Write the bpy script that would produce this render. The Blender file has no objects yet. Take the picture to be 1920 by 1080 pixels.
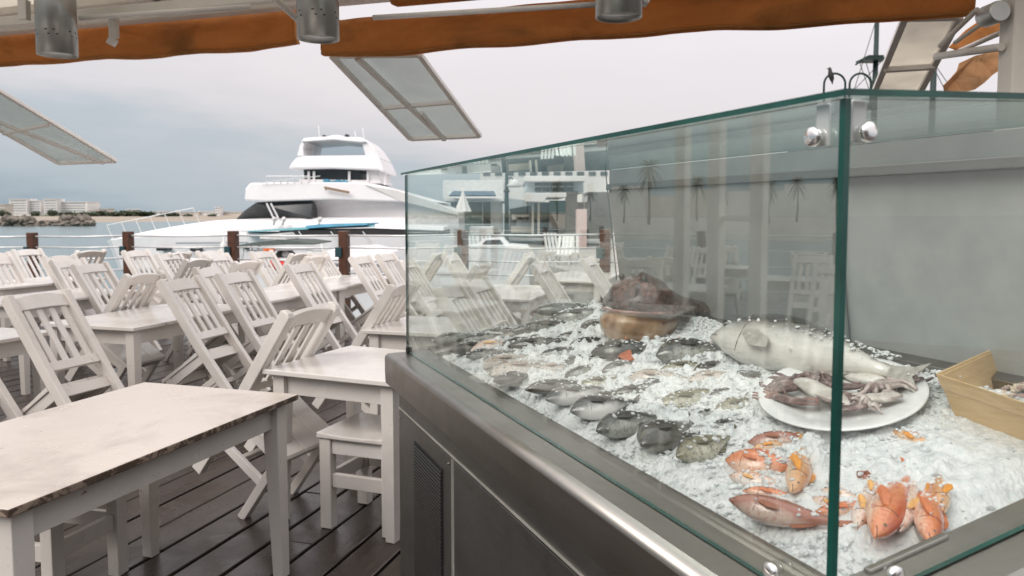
import bpy, bmesh, math, random
from mathutils import Vector, Matrix, noise as mnoise
random.seed(7)
R = math.radians
sc = bpy.context.scene
C = sc.collection

# ------------------------------------------------------------------ camera
CAM_H = 1.49
PITCH = math.atan(100 / 1450)
cd = bpy.data.cameras.new('camera'); cam = bpy.data.objects.new('camera', cd); C.objects.link(cam)
cam.location = (0, 0, CAM_H); cam.rotation_euler = (math.pi/2 - PITCH, 0, 0)
cd.sensor_width = 36; cd.lens = 36 * 1450 / 1920; cd.shift_y = -40 / 1920
cd.clip_start = 0.05; cd.clip_end = 8000
cd.dof.use_dof = True; cd.dof.focus_distance = 2.3; cd.dof.aperture_fstop = 6.3
sc.camera = cam

# ------------------------------------------------------------------ sky, sun, exposure
SUN_EL, SUN_AZ = R(43), R(-135)        # high soft sun behind cloud, over the viewer's left shoulder
w = bpy.data.worlds.new('World'); sc.world = w; w.use_nodes = True
nt = w.node_tree; N = nt.nodes; Lk = nt.links; N.clear()
wo = N.new('ShaderNodeOutputWorld'); bg = N.new('ShaderNodeBackground')
sky = N.new('ShaderNodeTexSky'); sky.sky_type = 'NISHITA'; sky.sun_disc = False
sky.sun_elevation = SUN_EL; sky.sun_rotation = SUN_AZ; sky.dust_density = 3
tc = N.new('ShaderNodeTexCoord'); sep = N.new('ShaderNodeSeparateXYZ')
Lk.new(tc.outputs['Generated'], sep.inputs[0])
nz = N.new('ShaderNodeTexNoise'); nz.inputs['Scale'].default_value = 3.2; nz.inputs['Detail'].default_value = 5; nz.inputs['Roughness'].default_value = .55
mp = N.new('ShaderNodeMapping'); mp.inputs['Scale'].default_value = (1, 1, 4.5)
Lk.new(tc.outputs['Generated'], mp.inputs[0]); Lk.new(mp.outputs[0], nz.inputs['Vector'])
def M_(op, a, b=None, nodes=N, links=Lk, c=None):
    m = nodes.new('ShaderNodeMath'); m.operation = op
    for i, v in enumerate((a, b, c)):
        if v is None: continue
        if isinstance(v, (int, float)): m.inputs[i].default_value = v
        else: links.new(v, m.inputs[i])
    return m.outputs[0]
s1 = M_('MULTIPLY', M_('ADD', sep.outputs['X'], .35), .19)
s2 = M_('MULTIPLY', M_('SUBTRACT', nz.outputs['Fac'], .5), .26)
s = M_('ADD', M_('ADD', sep.outputs['Z'], s1), s2)
s = M_('MULTIPLY_ADD', s, 0.8, c=.2)
cr = N.new('ShaderNodeValToRGB'); Lk.new(s, cr.inputs[0])
e = cr.color_ramp.elements
stops = [(.10, (.17, .21, .225)), (.17, (.31, .39, .45)), (.215, (.44, .505, .555)), (.26, (.52, .56, .60)), (.31, (.68, .66, .68)), (.365, (.75, .705, .72)), (1.0, (.97, .94, .96))]
e[0].position, e[0].color = stops[0][0], (*stops[0][1], 1)
e[1].position, e[1].color = stops[-1][0], (*stops[-1][1], 1)
for p, c in stops[1:-1]:
    q = e.new(p); q.color = (*c, 1)
sk = N.new('ShaderNodeMix'); sk.data_type = 'RGBA'; sk.blend_type = 'MULTIPLY'; sk.inputs['Factor'].default_value = 1
Lk.new(sky.outputs[0], sk.inputs['A']); sk.inputs['B'].default_value = (.9, .9, .9, 1)
up = N.new('ShaderNodeMix'); up.data_type = 'RGBA'; up.blend_type = 'MULTIPLY'; up.inputs['Factor'].default_value = 1
Lk.new(cr.outputs[0], up.inputs['A'])
zen = M_('POWER', M_('MAXIMUM', sep.outputs['Z'], 0.0), 1.5)                # overcast sky: about three times brighter overhead than low down
gain = M_('MULTIPLY_ADD', zen, 10.5, c=10.0); cg = N.new('ShaderNodeCombineXYZ')
for i in range(3): Lk.new(gain, cg.inputs[i])
Lk.new(cg.outputs[0], up.inputs['B'])      # brought to the sky texture's scale (background strength 0.1)
mx = N.new('ShaderNodeMix'); mx.data_type = 'RGBA'; mx.inputs['Factor'].default_value = .94
Lk.new(sk.outputs['Result'], mx.inputs['A']); Lk.new(up.outputs['Result'], mx.inputs['B'])
Lk.new(mx.outputs['Result'], bg.inputs['Color']); bg.inputs['Strength'].default_value = .1
Lk.new(bg.outputs[0], wo.inputs[0])
sd = bpy.data.lights.new('sun', 'SUN'); sd.energy = 2.0; sd.angle = R(35); sd.color = (1, .95, .88)
so = bpy.data.objects.new('sun', sd); C.objects.link(so)
sv = Vector((math.sin(SUN_AZ)*math.cos(SUN_EL), math.cos(SUN_AZ)*math.cos(SUN_EL), math.sin(SUN_EL)))
so.rotation_euler = sv.to_track_quat('Z', 'Y').to_euler(); so.location = (0, 0, 20)
sc.view_settings.view_transform = 'Standard'; sc.view_settings.look = 'None'
sc.view_settings.exposure = 0.1; sc.view_settings.gamma = 1
sc.render.engine = 'CYCLES'
cy = sc.cycles; cy.use_denoising = True; cy.transparent_max_bounces = 40; cy.max_bounces = 10; cy.glossy_bounces = 5
cy.diffuse_bounces = 4; cy.sample_clamp_indirect = 6; cy.caustics_reflective = False; cy.caustics_refractive = False

# ------------------------------------------------------------------ survey: photo points to world points
def ray(px, py):
    u, v, f = px - 960, -(py - 500), 1450
    return Vector((u, f*math.cos(PITCH) + v*math.sin(PITCH), -f*math.sin(PITCH) + v*math.cos(PITCH)))
CP = Vector((0, 0, CAM_H))
def G(px, py, z=0):                    # on the level z
    r = ray(px, py); return CP + r * ((z - CAM_H) / r.z)
def D(px, py, d):                      # at forward distance d
    r = ray(px, py); return CP + r * (d / r.y)
A = Vector((math.sin(R(17)), math.cos(R(17)), 0))      # along the planks, towards the sea
B = Vector((math.cos(R(17)), -math.sin(R(17)), 0))     # along the railing, to the right
Z = Vector((0, 0, 1))
AB_ROT = -R(17)

# ------------------------------------------------------------------ materials
def newmat(name):
    m = bpy.data.materials.new(name); m.use_nodes = True
    return m, m.node_tree.nodes, m.node_tree.links, m.node_tree.nodes['Principled BSDF']
def tcoord(n, l, kind='Object', scale=(1, 1, 1)):
    t = n.new('ShaderNodeTexCoord'); mp = n.new('ShaderNodeMapping'); mp.inputs['Scale'].default_value = scale
    l.new(t.outputs[kind], mp.inputs[0]); return mp.outputs[0]
def noise_(n, l, vec, scale, detail=4, rough=.6, dist=0):
    t = n.new('ShaderNodeTexNoise'); t.inputs['Scale'].default_value = scale; t.inputs['Detail'].default_value = detail
    t.inputs['Roughness'].default_value = rough; t.inputs['Distortion'].default_value = dist
    l.new(vec, t.inputs['Vector']); return t.outputs['Fac']
def ramp_(n, l, fac, stops):
    r = n.new('ShaderNodeValToRGB'); l.new(fac, r.inputs[0]); e = r.color_ramp.elements
    def c4(c): return (c, c, c, 1) if isinstance(c, (int, float)) else (*c, 1)
    e[0].position, e[0].color = stops[0][0], c4(stops[0][1]); e[1].position, e[1].color = stops[-1][0], c4(stops[-1][1])
    for p, c in stops[1:-1]:
        q = e.new(p); q.color = c4(c)
    return r.outputs[0]
def mix_(n, l, fac, a, b, blend='MIX'):
    m = n.new('ShaderNodeMix'); m.data_type = 'RGBA'; m.blend_type = blend
    if isinstance(fac, (int, float)): m.inputs['Factor'].default_value = fac
    else: l.new(fac, m.inputs['Factor'])
    for k, v in (('A', a), ('B', b)):
        if isinstance(v, tuple): m.inputs[k].default_value = (*v, 1)
        else: l.new(v, m.inputs[k])
    return m.outputs['Result']
def bump_(n, l, p, h, strength=.3, dist=.01):
    b = n.new('ShaderNodeBump'); b.inputs['Strength'].default_value = strength; b.inputs['Distance'].default_value = dist
    l.new(h, b.inputs['Height']); l.new(b.outputs[0], p.inputs['Normal'])
def simple(name, col, rough=.5, metal=0, var=.15, scale=8, bump=0, coat=0):
    m, n, l, p = newmat(name)
    v = tcoord(n, l); f = noise_(n, l, v, scale)
    lo = tuple(c*(1-var) for c in col); hi = tuple(min(1, c*(1+var)) for c in col)
    l.new(ramp_(n, l, f, [(.3, lo), (.7, hi)]), p.inputs['Base Color'])
    p.inputs['Roughness'].default_value = rough; p.inputs['Metallic'].default_value = metal
    p.inputs['Coat Weight'].default_value = coat
    if bump: bump_(n, l, p, noise_(n, l, v, scale*6), bump)
    return m
def painted(name, col, chip, chip_at, rough, stain=.10, grain=(1, 1, 1)):
    m, n, l, p = newmat(name)
    t = n.new('ShaderNodeTexCoord'); oi = n.new('ShaderNodeObjectInfo')
    add = n.new('ShaderNodeVectorMath'); add.operation = 'ADD'; l.new(t.outputs['Object'], add.inputs[0])
    mu = n.new('ShaderNodeVectorMath'); mu.operation = 'SCALE'; mu.inputs['Scale'].default_value = 17.0
    l.new(oi.outputs['Random'], mu.inputs[0]); l.new(mu.outputs[0], add.inputs[1]); v = add.outputs[0]
    big = noise_(n, l, v, 3.2, 5, .6, .6)
    base = ramp_(n, l, big, [(.25, tuple(c*(1-stain*1.6) for c in col)), (.5, col), (.8, tuple(min(1, c*1.04) for c in col))])
    tiny = noise_(n, l, v, 14, 6, .72, 1.0)
    mask = ramp_(n, l, tiny, [(chip_at, 0.0), (chip_at + .035, 1.0)])
    tint = n.new('ShaderNodeMixRGB') if False else None
    hue = mix_(n, l, M_('MULTIPLY', oi.outputs['Random'], .45, n, l), base, tuple(c*f for c, f in zip(col, (.84, .80, .74))))
    l.new(mix_(n, l, mask, hue, chip), p.inputs['Base Color'])
    rr = noise_(n, l, v, 6, 3)
    l.new(ramp_(n, l, rr, [(.3, rough*.6), (.75, min(1, rough*1.5))]), p.inputs['Roughness'])
    bump_(n, l, p, mix_(n, l, .5, noise_(n, l, v, 60, 3), mask), .12, .004)
    return m
MAT = {}
MAT['paint'] = painted('white_wood_paint', (.71, .675, .64), (.24, .16, .11), .665, .38)
MAT['top'] = painted('glossy_table_paint', (.73, .695, .66), (.30, .21, .15), .76, .17, .13)
MAT['top_worn'] = painted('stained_table_paint', (.62, .56, .51), (.34, .25, .18), .655, .22, .34)
MAT['edge'] = painted('worn_table_edge', (.30, .235, .185), (.075, .048, .034), .47, .6, .35)

def deck_mat():
    m, n, l, p = newmat('wet_deck_wood')
    v = tcoord(n, l, 'Object', (1, 1, 1))
    g = n.new('ShaderNodeNewGeometry')
    isl = g.outputs['Random Per Island']
    st = tcoord(n, l, 'Object', (.6, 14, 1))
    grain = noise_(n, l, st, 6, 6, .65)
    c1 = ramp_(n, l, grain, [(.3, (.021, .0145, .011)), (.55, (.042, .030, .023)), (.8, (.072, .054, .041))])
    c2 = mix_(n, l, M_('MULTIPLY', isl, .55, n, l), c1, (.036, .026, .021))
    spots = noise_(n, l, v, 2.1, 5, .7, .8)
    dropm = noise_(n, l, v, 7.5, 4, .65)
    sp = ramp_(n, l, dropm, [(.715, 0.0), (.745, .7)])
    l.new(mix_(n, l, sp, c2, (.30, .29, .28)), p.inputs['Base Color'])
    l.new(ramp_(n, l, spots, [(.35, .16), (.65, .48)]), p.inputs['Roughness'])
    p.inputs['Specular IOR Level'].default_value = .55
    bump_(n, l, p, grain, .25, .004)
    return m
MAT['deck'] = deck_mat()
MAT['dark'] = simple('dark_underside', (.012, .011, .010), .8)
def steel_mat(name, col, rough, streak=(1, 1, 220)):
    m, n, l, p = newmat(name)
    v = tcoord(n, l, 'Object', streak)
    f = noise_(n, l, v, 3, 5, .6)
    sm = noise_(n, l, tcoord(n, l), 4.5, 5, .7, .5)
    c = mix_(n, l, ramp_(n, l, sm, [(.45, 0.0), (.8, .55)]), col, tuple(x*.62 for x in col))
    l.new(c, p.inputs['Base Color']); p.inputs['Metallic'].default_value = 1
    l.new(ramp_(n, l, mix_(n, l, .5, f, sm), [(.3, rough*.75), (.7, rough*1.35)]), p.inputs['Roughness'])
    bump_(n, l, p, f, .015, .0006)
    return m
MAT['steel'] = steel_mat('brushed_steel', (.34, .325, .30), .30)
MAT['steel_body'] = steel_mat('dull_cabinet_steel', (.27, .262, .245), .42)
MAT['steel_rim'] = steel_mat('polished_rim_steel', (.36, .34, .31), .33)
MAT['chrome'] = simple('chrome', (.85, .84, .83), .07, 1, .03)
MAT['vent'] = steel_mat('dark_vent_steel', (.11, .107, .10), .42)
MAT['seam'] = simple('highlight_and_trim_grey', (.46, .44, .40), .4, .3, .2)  # seam highlight put into this light grey; the panel trim shares it
MAT['black'] = simple('black_slots', (.010, .010, .010), .6)
def glass_mat(name, tint, boost=1.0, ior=1.5, smear=0, graze=1.0):
    m, n, l, p = newmat(name); n.remove(p)
    out = [x for x in n if x.type == 'OUTPUT_MATERIAL'][0]
    tr = n.new('ShaderNodeBsdfTransparent'); tr.inputs[0].default_value = (*tint, 1)
    gl = n.new('ShaderNodeBsdfGlossy'); gl.inputs['Roughness'].default_value = 0.0; gl.inputs['Color'].default_value = (.93, 1, .97, 1)
    ge = n.new('ShaderNodeNewGeometry'); dt = n.new('ShaderNodeVectorMath'); dt.operation = 'DOT_PRODUCT'
    l.new(ge.outputs['Incoming'], dt.inputs[0]); l.new(ge.outputs['Normal'], dt.inputs[1])
    c1 = M_('SUBTRACT', 1.0, M_('ABSOLUTE', dt.outputs['Value'], None, n, l), n, l); f0 = ((ior-1)/(ior+1))**2
    sch = M_('MULTIPLY_ADD', M_('POWER', c1, 5.0, n, l), (1-f0)*graze, n, l, f0)      # same reflectance on both faces of the pane
    mx = n.new('ShaderNodeMixShader')
    f = M_('MINIMUM', M_('MULTIPLY', sch, boost, n, l), 1.0, n, l)
    l.new(f, mx.inputs[0]); l.new(tr.outputs[0], mx.inputs[1]); l.new(gl.outputs[0], mx.inputs[2])
    if smear:                          # finger marks and dried drips
        v = tcoord(n, l, 'Object', (1, 1, .35)); a_ = noise_(n, l, v, 7, 6, .75, 1.2); b_ = noise_(n, l, tcoord(n, l), 2.2, 3)
        df = n.new('ShaderNodeBsdfDiffuse'); df.inputs[0].default_value = (.75, .77, .75, 1); m3 = n.new('ShaderNodeMixShader')
        l.new(M_('MULTIPLY', ramp_(n, l, a_, [(.50, 0.0), (.74, smear)]), ramp_(n, l, b_, [(.35, .25), (.65, 1.0)]), n, l), m3.inputs[0])
        l.new(mx.outputs[0], m3.inputs[1]); l.new(df.outputs[0], m3.inputs[2]); l.new(m3.outputs[0], out.inputs[0])
    else: l.new(mx.outputs[0], out.inputs[0])
    return m
MAT['glass'] = glass_mat('display_glass', (.972, .986, .977), 2.5, smear=.055, graze=.22)
MAT['glass_end'] = glass_mat('end_pane_glass', (.972, .986, .977), 1.25, smear=.03, graze=.5)
MAT['glass_clean'] = glass_mat('top_glass', (.965, .99, .98), 1.0)
m, n, l, p = newmat('green_glass_edge'); MAT['glass_edge'] = m
l.new(ramp_(n, l, noise_(n, l, tcoord(n, l), 9), [(.3, (.003, .040, .031)), (.7, (.008, .085, .066))]), p.inputs['Base Color']); p.inputs['Roughness'].default_value = .12
MAT['backpanel'] = simple('grey_sliding_panel', (.22, .228, .22), .30, 0, .22, 3)
MAT['backpanel_reflection'] = simple('reflection_pale_panel', (.36, .365, .35), .32, 0, .22, 3)  # lighter than its twin: a bright reflection is put into the colour
MAT['tray'] = steel_mat('tray_steel', (.30, .30, .28), .33)
def ice_mat():
    m, n, l, p = newmat('crushed_ice')
    v = tcoord(n, l)
    f = noise_(n, l, v, 40, 6, .7)
    l.new(ramp_(n, l, f, [(.30, (.52, .545, .55)), (.46, (.68, .70, .70)), (.62, (.78, .785, .78))]), p.inputs['Base Color'])
    l.new(ramp_(n, l, noise_(n, l, v, 25, 2), [(.3, .12), (.7, .42)]), p.inputs['Roughness'])
    p.inputs['Subsurface Weight'].default_value = .25; p.inputs['Subsurface Radius'].default_value = (.012, .014, .015); p.inputs['Subsurface Scale'].default_value = .6
    bump_(n, l, p, noise_(n, l, v, 130, 4, .7), .55, .006)
    return m
MAT['ice'] = ice_mat()
m, n, l, p = newmat('clear_ice_chunks'); MAT['ice2'] = m
v = tcoord(n, l); f = noise_(n, l, v, 60, 4, .6)
l.new(ramp_(n, l, f, [(.3, (.70, .73, .735)), (.7, (.86, .865, .86))]), p.inputs['Base Color']); p.inputs['Roughness'].default_value = .10; p.inputs['IOR'].default_value = 1.31
l.new(ramp_(n, l, f, [(.42, .0), (.62, .42)]), p.inputs['Transmission Weight']); p.inputs['Subsurface Weight'].default_value = .3; p.inputs['Subsurface Radius'].default_value = (.01, .012, .012); p.inputs['Subsurface Scale'].default_value = .5; bump_(n, l, p, f, .4, .004)
MAT['sea'] = None
def sea_mat():
    m, n, l, p = newmat('harbour_water')
    v = tcoord(n, l, 'Object', (1, 1, 1))
    p.inputs['Base Color'].default_value = (.10, .17, .185, 1); p.inputs['Roughness'].default_value = .16
    big = noise_(n, l, tcoord(n, l, 'Object', (.25, .9, 1)), .6, 6, .65)
    bump_(n, l, p, big, .55, .25)
    return m
MAT['sea'] = sea_mat()
MAT['brown'] = simple('brown_stained_wood', (.085, .030, .014), .45, 0, .35, 14, .2)
MAT['wire'] = simple('steel_cable', (.74, .74, .73), .35, .3, .1)
MAT['teal'] = simple('dark_teal_fitting', (.01, .05, .06), .5)
MAT['gel'] = simple('white_gelcoat', (.78, .755, .76), .25, 0, .03, 2)
MAT['gel2'] = simple('cream_gelcoat', (.68, .66, .64), .3, 0, .05, 2)
MAT['boatglass'] = simple('dark_boat_window', (.018, .024, .028), .08, 0, .3, 2)
MAT['screen'] = glass_mat('flybridge_screen', (.80, .84, .87), 1.5)
MAT['bluetrim'] = simple('blue_canvas', (.05, .22, .33), .6, 0, .25, 3)
MAT['tealcanvas'] = simple('teal_canvas', (.10, .30, .33), .6, 0, .2, 3)
MAT['canvas'] = simple('dark_green_canvas', (.055, .07, .062), .8, 0, .25, 5)
MAT['red'] = simple('red_plastic', (.62, .03, .02), .4, 0, .15)
MAT['orange'] = simple('orange_plastic', (.75, .16, .04), .5, 0, .15)
MAT['blackrub'] = simple('black_rubber', (.02, .02, .022), .6)
def tarp_mat(name, lo, hi, trans=.25):
    m, n, l, p = newmat(name)
    v = tcoord(n, l, 'Object', (1.0, 1.0, 3.0))
    f = noise_(n, l, v, 2.3, 5, .62, .8)
    mould = noise_(n, l, tcoord(n, l, 'Object', (.9, .9, 2.6)), 2.0, 3, .5, .5)
    c = ramp_(n, l, f, [(.25, lo), (.75, hi)])
    c = mix_(n, l, ramp_(n, l, mould, [(.53, 0.0), (.72, .6)]), c, (.20, .11, .04))
    l.new(c, p.inputs['Base Color']); p.inputs['Roughness'].default_value = .72
    wv = noise_(n, l, tcoord(n, l, 'Object', (6, 6, 2.2)), 2.0, 3, .6, .8)
    bump_(n, l, p, wv, .8, .03)
    out = [x for x in n if x.type == 'OUTPUT_MATERIAL'][0]
    tl = n.new('ShaderNodeBsdfTranslucent'); l.new(c, tl.inputs[0]); ms = n.new('ShaderNodeMixShader'); ms.inputs[0].default_value = trans
    l.new(p.outputs[0], ms.inputs[1]); l.new(tl.outputs[0], ms.inputs[2]); l.new(ms.outputs[0], out.inputs[0])
    return m
MAT['tarp'] = tarp_mat('orange_awning_fabric', (.54, .235, .065), (.74, .36, .115), .45)
MAT['tarp2'] = tarp_mat('pale_orange_fabric', (.55, .30, .14), (.66, .38, .19), .4)
def film_mat(name, col, trans, alpha):
    m, n, l, p = newmat(name)
    v = tcoord(n, l); f = noise_(n, l, v, 3.5, 4, .6, .6)
    c = ramp_(n, l, f, [(.3, tuple(x*.82 for x in col)), (.7, col)])
    l.new(c, p.inputs['Base Color']); p.inputs['Roughness'].default_value = .3
    out = [x for x in n if x.type == 'OUTPUT_MATERIAL'][0]
    tl = n.new('ShaderNodeBsdfTranslucent'); l.new(c, tl.inputs[0]); ms = n.new('ShaderNodeMixShader'); ms.inputs[0].default_value = trans
    tp = n.new('ShaderNodeBsdfTransparent'); m2 = n.new('ShaderNodeMixShader'); m2.inputs[0].default_value = alpha
    l.new(p.outputs[0], ms.inputs[1]); l.new(tl.outputs[0], ms.inputs[2])
    l.new(ms.outputs[0], m2.inputs[1]); l.new(tp.outputs[0], m2.inputs[2]); l.new(m2.outputs[0], out.inputs[0])
    return m
MAT['film'] = film_mat('clear_pvc_film', (.42, .47, .44), .40, .40)
MAT['film_white'] = film_mat('white_and_lit_pvc_film', (.86, .82, .74), .6, .05)  # right flap's white light is put into the colour; roof sheet is white
MAT['wmetal'] = simple('white_painted_metal', (.76, .725, .68), .4, 0, .07, 5)
MAT['creammetal'] = simple('cream_column_paint', (.62, .575, .51), .45, 0, .06, 3)
MAT['lampmetal'] = simple('grey_lamp_metal', (.42, .42, .40), .34, .7, .12, 3)
MAT['lampglass'] = simple('frosted_lamp_glass', (.75, .78, .78), .25, 0, .04)
MAT['iron'] = simple('dark_green_iron', (.012, .030, .026), .5, .2)
MAT['bird'] = simple('dark_feathers', (.03, .028, .026), .7)
MAT['plaster'] = simple('white_plaster', (.74, .71, .69), .8, 0, .07, .5)
MAT['plaster2'] = simple('warm_plaster', (.60, .53, .46), .85, 0, .12, .6)
MAT['pink'] = simple('pink_plaster', (.66, .50, .48), .8, 0, .08, .8)
MAT['shopdark'] = simple('dark_shop_window', (.11, .125, .125), .12, 0, .5, .6)
MAT['greyroof'] = simple('grey_roof_sheet', (.33, .36, .38), .6, 0, .12, .7)
MAT['green_sign'] = simple('green_panel', (.11, .25, .20), .5)
MAT['sand'] = simple('beach_sand', (.29, .245, .195), .95, 0, .2, .02)
MAT['rock'] = simple('breakwater_rock', (.17, .145, .12), .9, 0, .5, .5, .5)
MAT['scrub'] = simple('shore_scrub', (.075, .085, .045), .95, 0, .4, .08)
MAT['leaf'] = simple('tree_foliage', (.055, .075, .038), .8, 0, .45, .8)
MAT['palmleaf'] = simple('palm_foliage', (.045, .065, .035), .7, 0, .4, .8)
MAT['bark'] = simple('trunk_bark', (.11, .085, .065), .9, 0, .3, 3)
MAT['pave'] = simple('quay_paving', (.33, .31, .285), .8, 0, .2, .4)
MAT['plate'] = simple('white_porcelain', (.80, .80, .79), .12, 0, .02)
MAT['veneer'] = None
m, n, l, p = newmat('poplar_veneer'); MAT['veneer'] = m
g_ = noise_(n, l, tcoord(n, l, 'Object', (2.5, 2.5, 26)), 3.5, 5, .6, .4)
l.new(ramp_(n, l, g_, [(.25, (.56, .37, .18)), (.75, (.74, .54, .31))]), p.inputs['Base Color']); p.inputs['Roughness'].default_value = .55; bump_(n, l, p, g_, .12, .002)

# ------------------------------------------------------------------ mesh helpers
def world_loc(o):                      # unrotated parents only
    v = Vector((0, 0, 0))
    while o is not None: v = v + o.location; o = o.parent
    return v
class MB:
    def __init__(s): s.bm = bmesh.new()
    def face(s, pts, mi=0):
        f = s.bm.faces.new([s.bm.verts.new(p) for p in pts]); f.material_index = mi; return f
    def hexa(s, p, mi=0, side=None):   # p: 4 bottom, 4 top (same order)
        v = [s.bm.verts.new(q) for q in p]
        for k, idx in enumerate(((3, 2, 1, 0), (4, 5, 6, 7), (0, 1, 5, 4), (1, 2, 6, 5), (2, 3, 7, 6), (3, 0, 4, 7))):
            f = s.bm.faces.new([v[i] for i in idx]); f.material_index = mi if (k < 2 or side is None) else side
        return s
    def box(s, x0, x1, y0, y1, z0, z1, mi=0, side=None):
        return s.hexa([Vector(q) for q in ((x0, y0, z0), (x1, y0, z0), (x1, y1, z0), (x0, y1, z0), (x0, y0, z1), (x1, y0, z1), (x1, y1, z1), (x0, y1, z1))], mi, side)
    def obox(s, o, ex, ey, ez, mi=0, side=None):    # oriented box from a corner
        o = Vector(o); return s.hexa([o, o+ex, o+ex+ey, o+ey, o+ez, o+ex+ez, o+ex+ey+ez, o+ey+ez], mi, side)
    def bar(s, p, q, wdt, h, upv=Z, mi=0, taper=1):
        p, q = Vector(p), Vector(q); d = (q-p).normalized(); x = d.cross(upv)
        if x.length < 1e-4: x = d.cross(Vector((0, 1, 0)))
        x.normalize(); y = x.cross(d)
        def ring(c, k): return [c + x*wdt/2*k*a + y*h/2*k*b for a, b in ((-1, -1), (1, -1), (1, 1), (-1, 1))]
        return s.hexa(ring(p, 1) + ring(q, taper), mi)
    def tube(s, pts, r, seg=8, mi=0, cap=True):
        pts = [Vector(p) for p in pts]; rs = r if isinstance(r, (list, tuple)) else [r]*len(pts)
        rings = []; ref = None
        for i, p in enumerate(pts):
            d = (pts[min(i+1, len(pts)-1)] - pts[max(i-1, 0)]).normalized()
            if ref is None:
                ref = d.cross(Z if abs(d.z) < .9 else Vector((1, 0, 0))).normalized()
            x = (ref - d*ref.dot(d)).normalized(); ref = x; y = d.cross(x)
            rings.append([s.bm.verts.new(p + (x*math.cos(2*math.pi*k/seg) + y*math.sin(2*math.pi*k/seg))*rs[i]) for k in range(seg)])
        for a, b in zip(rings, rings[1:]):
            for k in range(seg):
                f = s.bm.faces.new((a[k], a[(k+1) % seg], b[(k+1) % seg], b[k])); f.smooth = seg > 5; f.material_index = mi
        if cap:
            for rg, rev in ((rings[0], True), (rings[-1], False)):
                f = s.bm.faces.new(rg[::-1] if rev else rg); f.material_index = mi
        return s
    def loft(s, rings, smooth=True, mi=0, cap=True, closed=True):
        vs = [[s.bm.verts.new(p) for p in r] for r in rings]; k_ = len(rings[0])
        for a, b in zip(vs, vs[1:]):
            for k in range(k_ if closed else k_-1):
                f = s.bm.faces.new((a[k], a[(k+1) % k_], b[(k+1) % k_], b[k])); f.smooth = smooth; f.material_index = mi
        if cap:
            s.bm.faces.new(vs[0][::-1]).material_index = mi; s.bm.faces.new(vs[-1]).material_index = mi
        return s
    def lathe(s, prof, c=(0, 0, 0), seg=28, mi=0, sx=1, sy=1):
        c = Vector(c)
        return s.loft([[c + Vector((r*sx*math.cos(2*math.pi*k/seg), r*sy*math.sin(2*math.pi*k/seg), z)) for k in range(seg)] for r, z in prof], True, mi)
    def prism(s, poly, off, mi=0):     # polygon (list of Vector) pushed along off
        a = [s.bm.verts.new(p) for p in poly]; b = [s.bm.verts.new(p + off) for p in poly]; n_ = len(poly)
        fs = [s.bm.faces.new(a), s.bm.faces.new(b[::-1])]
        for k in range(n_): fs.append(s.bm.faces.new((a[k], b[k], b[(k+1) % n_], a[(k+1) % n_])))
        for f in fs: f.material_index = mi
        return s
    def blob(s, c, r, sub=1, jit=.25, mi=0, scale=(1, 1, 1), smooth=False):
        res = bmesh.ops.create_icosphere(s.bm, subdivisions=sub, radius=1)
        q = Matrix.Rotation(random.uniform(0, 6.28), 3, Vector((random.uniform(-1, 1), random.uniform(-1, 1), random.uniform(-1, 1))).normalized())
        for v in res['verts']:
            p = q @ v.co * (1 + random.uniform(-jit, jit)); v.co = Vector(c) + Vector((p.x*scale[0], p.y*scale[1], p.z*scale[2]))*r
        for v in res['verts']:
            for f in v.link_faces: f.material_index = mi; f.smooth = smooth
        return s
    def build(s, name, mats, parent=None, loc=None, rot=None, bevel=0, recalc=True, seg=2, ws=False):
        if recalc: bmesh.ops.recalc_face_normals(s.bm, faces=s.bm.faces)
        me = bpy.data.meshes.new(name); s.bm.to_mesh(me); s.bm.free()
        for mt in (mats if isinstance(mats, (list, tuple)) else [mats]): me.materials.append(mt)
        o = bpy.data.objects.new(name, me); C.objects.link(o)
        if parent is not None:
            o.parent = parent
            if ws: o.location = -world_loc(parent)
        if loc is not None: o.location = loc
        if rot is not None: o.rotation_euler = rot
        if bevel:
            b = o.modifiers.new('bevel', 'BEVEL'); b.width = bevel; b.segments = seg; b.limit_method = 'ANGLE'; b.angle_limit = R(40)
        return o
def empty(name, loc=(0, 0, 0), rot=(0, 0, 0)):
    o = bpy.data.objects.new(name, None); C.objects.link(o); o.location = loc; o.rotation_euler = rot; o.empty_display_size = .1; return o
def tag(o, label=None, cat=None, group=None, kind=None):
    for k, v in (('label', label), ('category', cat), ('group', group), ('kind', kind)):
        if v: o[k] = v
    return o
def KIDS(o):
    if o.name not in _kids: _kids[o.name] = list(o.children)
    return _kids[o.name]
_kids = {}
def copy_tree(o, parent=None):
    c = o.copy(); C.objects.link(c)
    if parent is not None: c.parent = parent
    for ch in KIDS(o): copy_tree(ch, c)
    return c

# ------------------------------------------------------------------ the setting: water, deck, shore
mb = MB(); mb.face([Vector(q) for q in ((-3000, -300, -1.8), (3000, -300, -1.8), (3000, 5000, -1.8), (-3000, 5000, -1.8))])
tag(mb.build('water', MAT['sea']), kind='structure')

A_END = 9.75
mb = MB()
b = -9.0
while b < 14:
    a = -6 + random.uniform(-2.5, 0)
    while a < A_END:
        a2 = min(a + random.choice((2.4, 3.0, 3.6)), A_END)
        dz = random.uniform(-.002, .002)
        mb.box(a, a2 - .004, b + .004, b + .188, -.028 + dz, dz)
        a = a2
    b += .201
tag(mb.build('deck', MAT['deck'], rot=(0, 0, math.pi/2 - R(17)), bevel=.004, seg=1), kind='structure')
mb = MB(); mb.box(-8, A_END - .02, -9, 14, -.25, -.05)
tag(mb.build('deck_base', MAT['dark'], rot=(0, 0, math.pi/2 - R(17))), kind='structure')

def AB(a, b, z=0): return A*a + B*b + Vector((0, 0, z))

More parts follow.
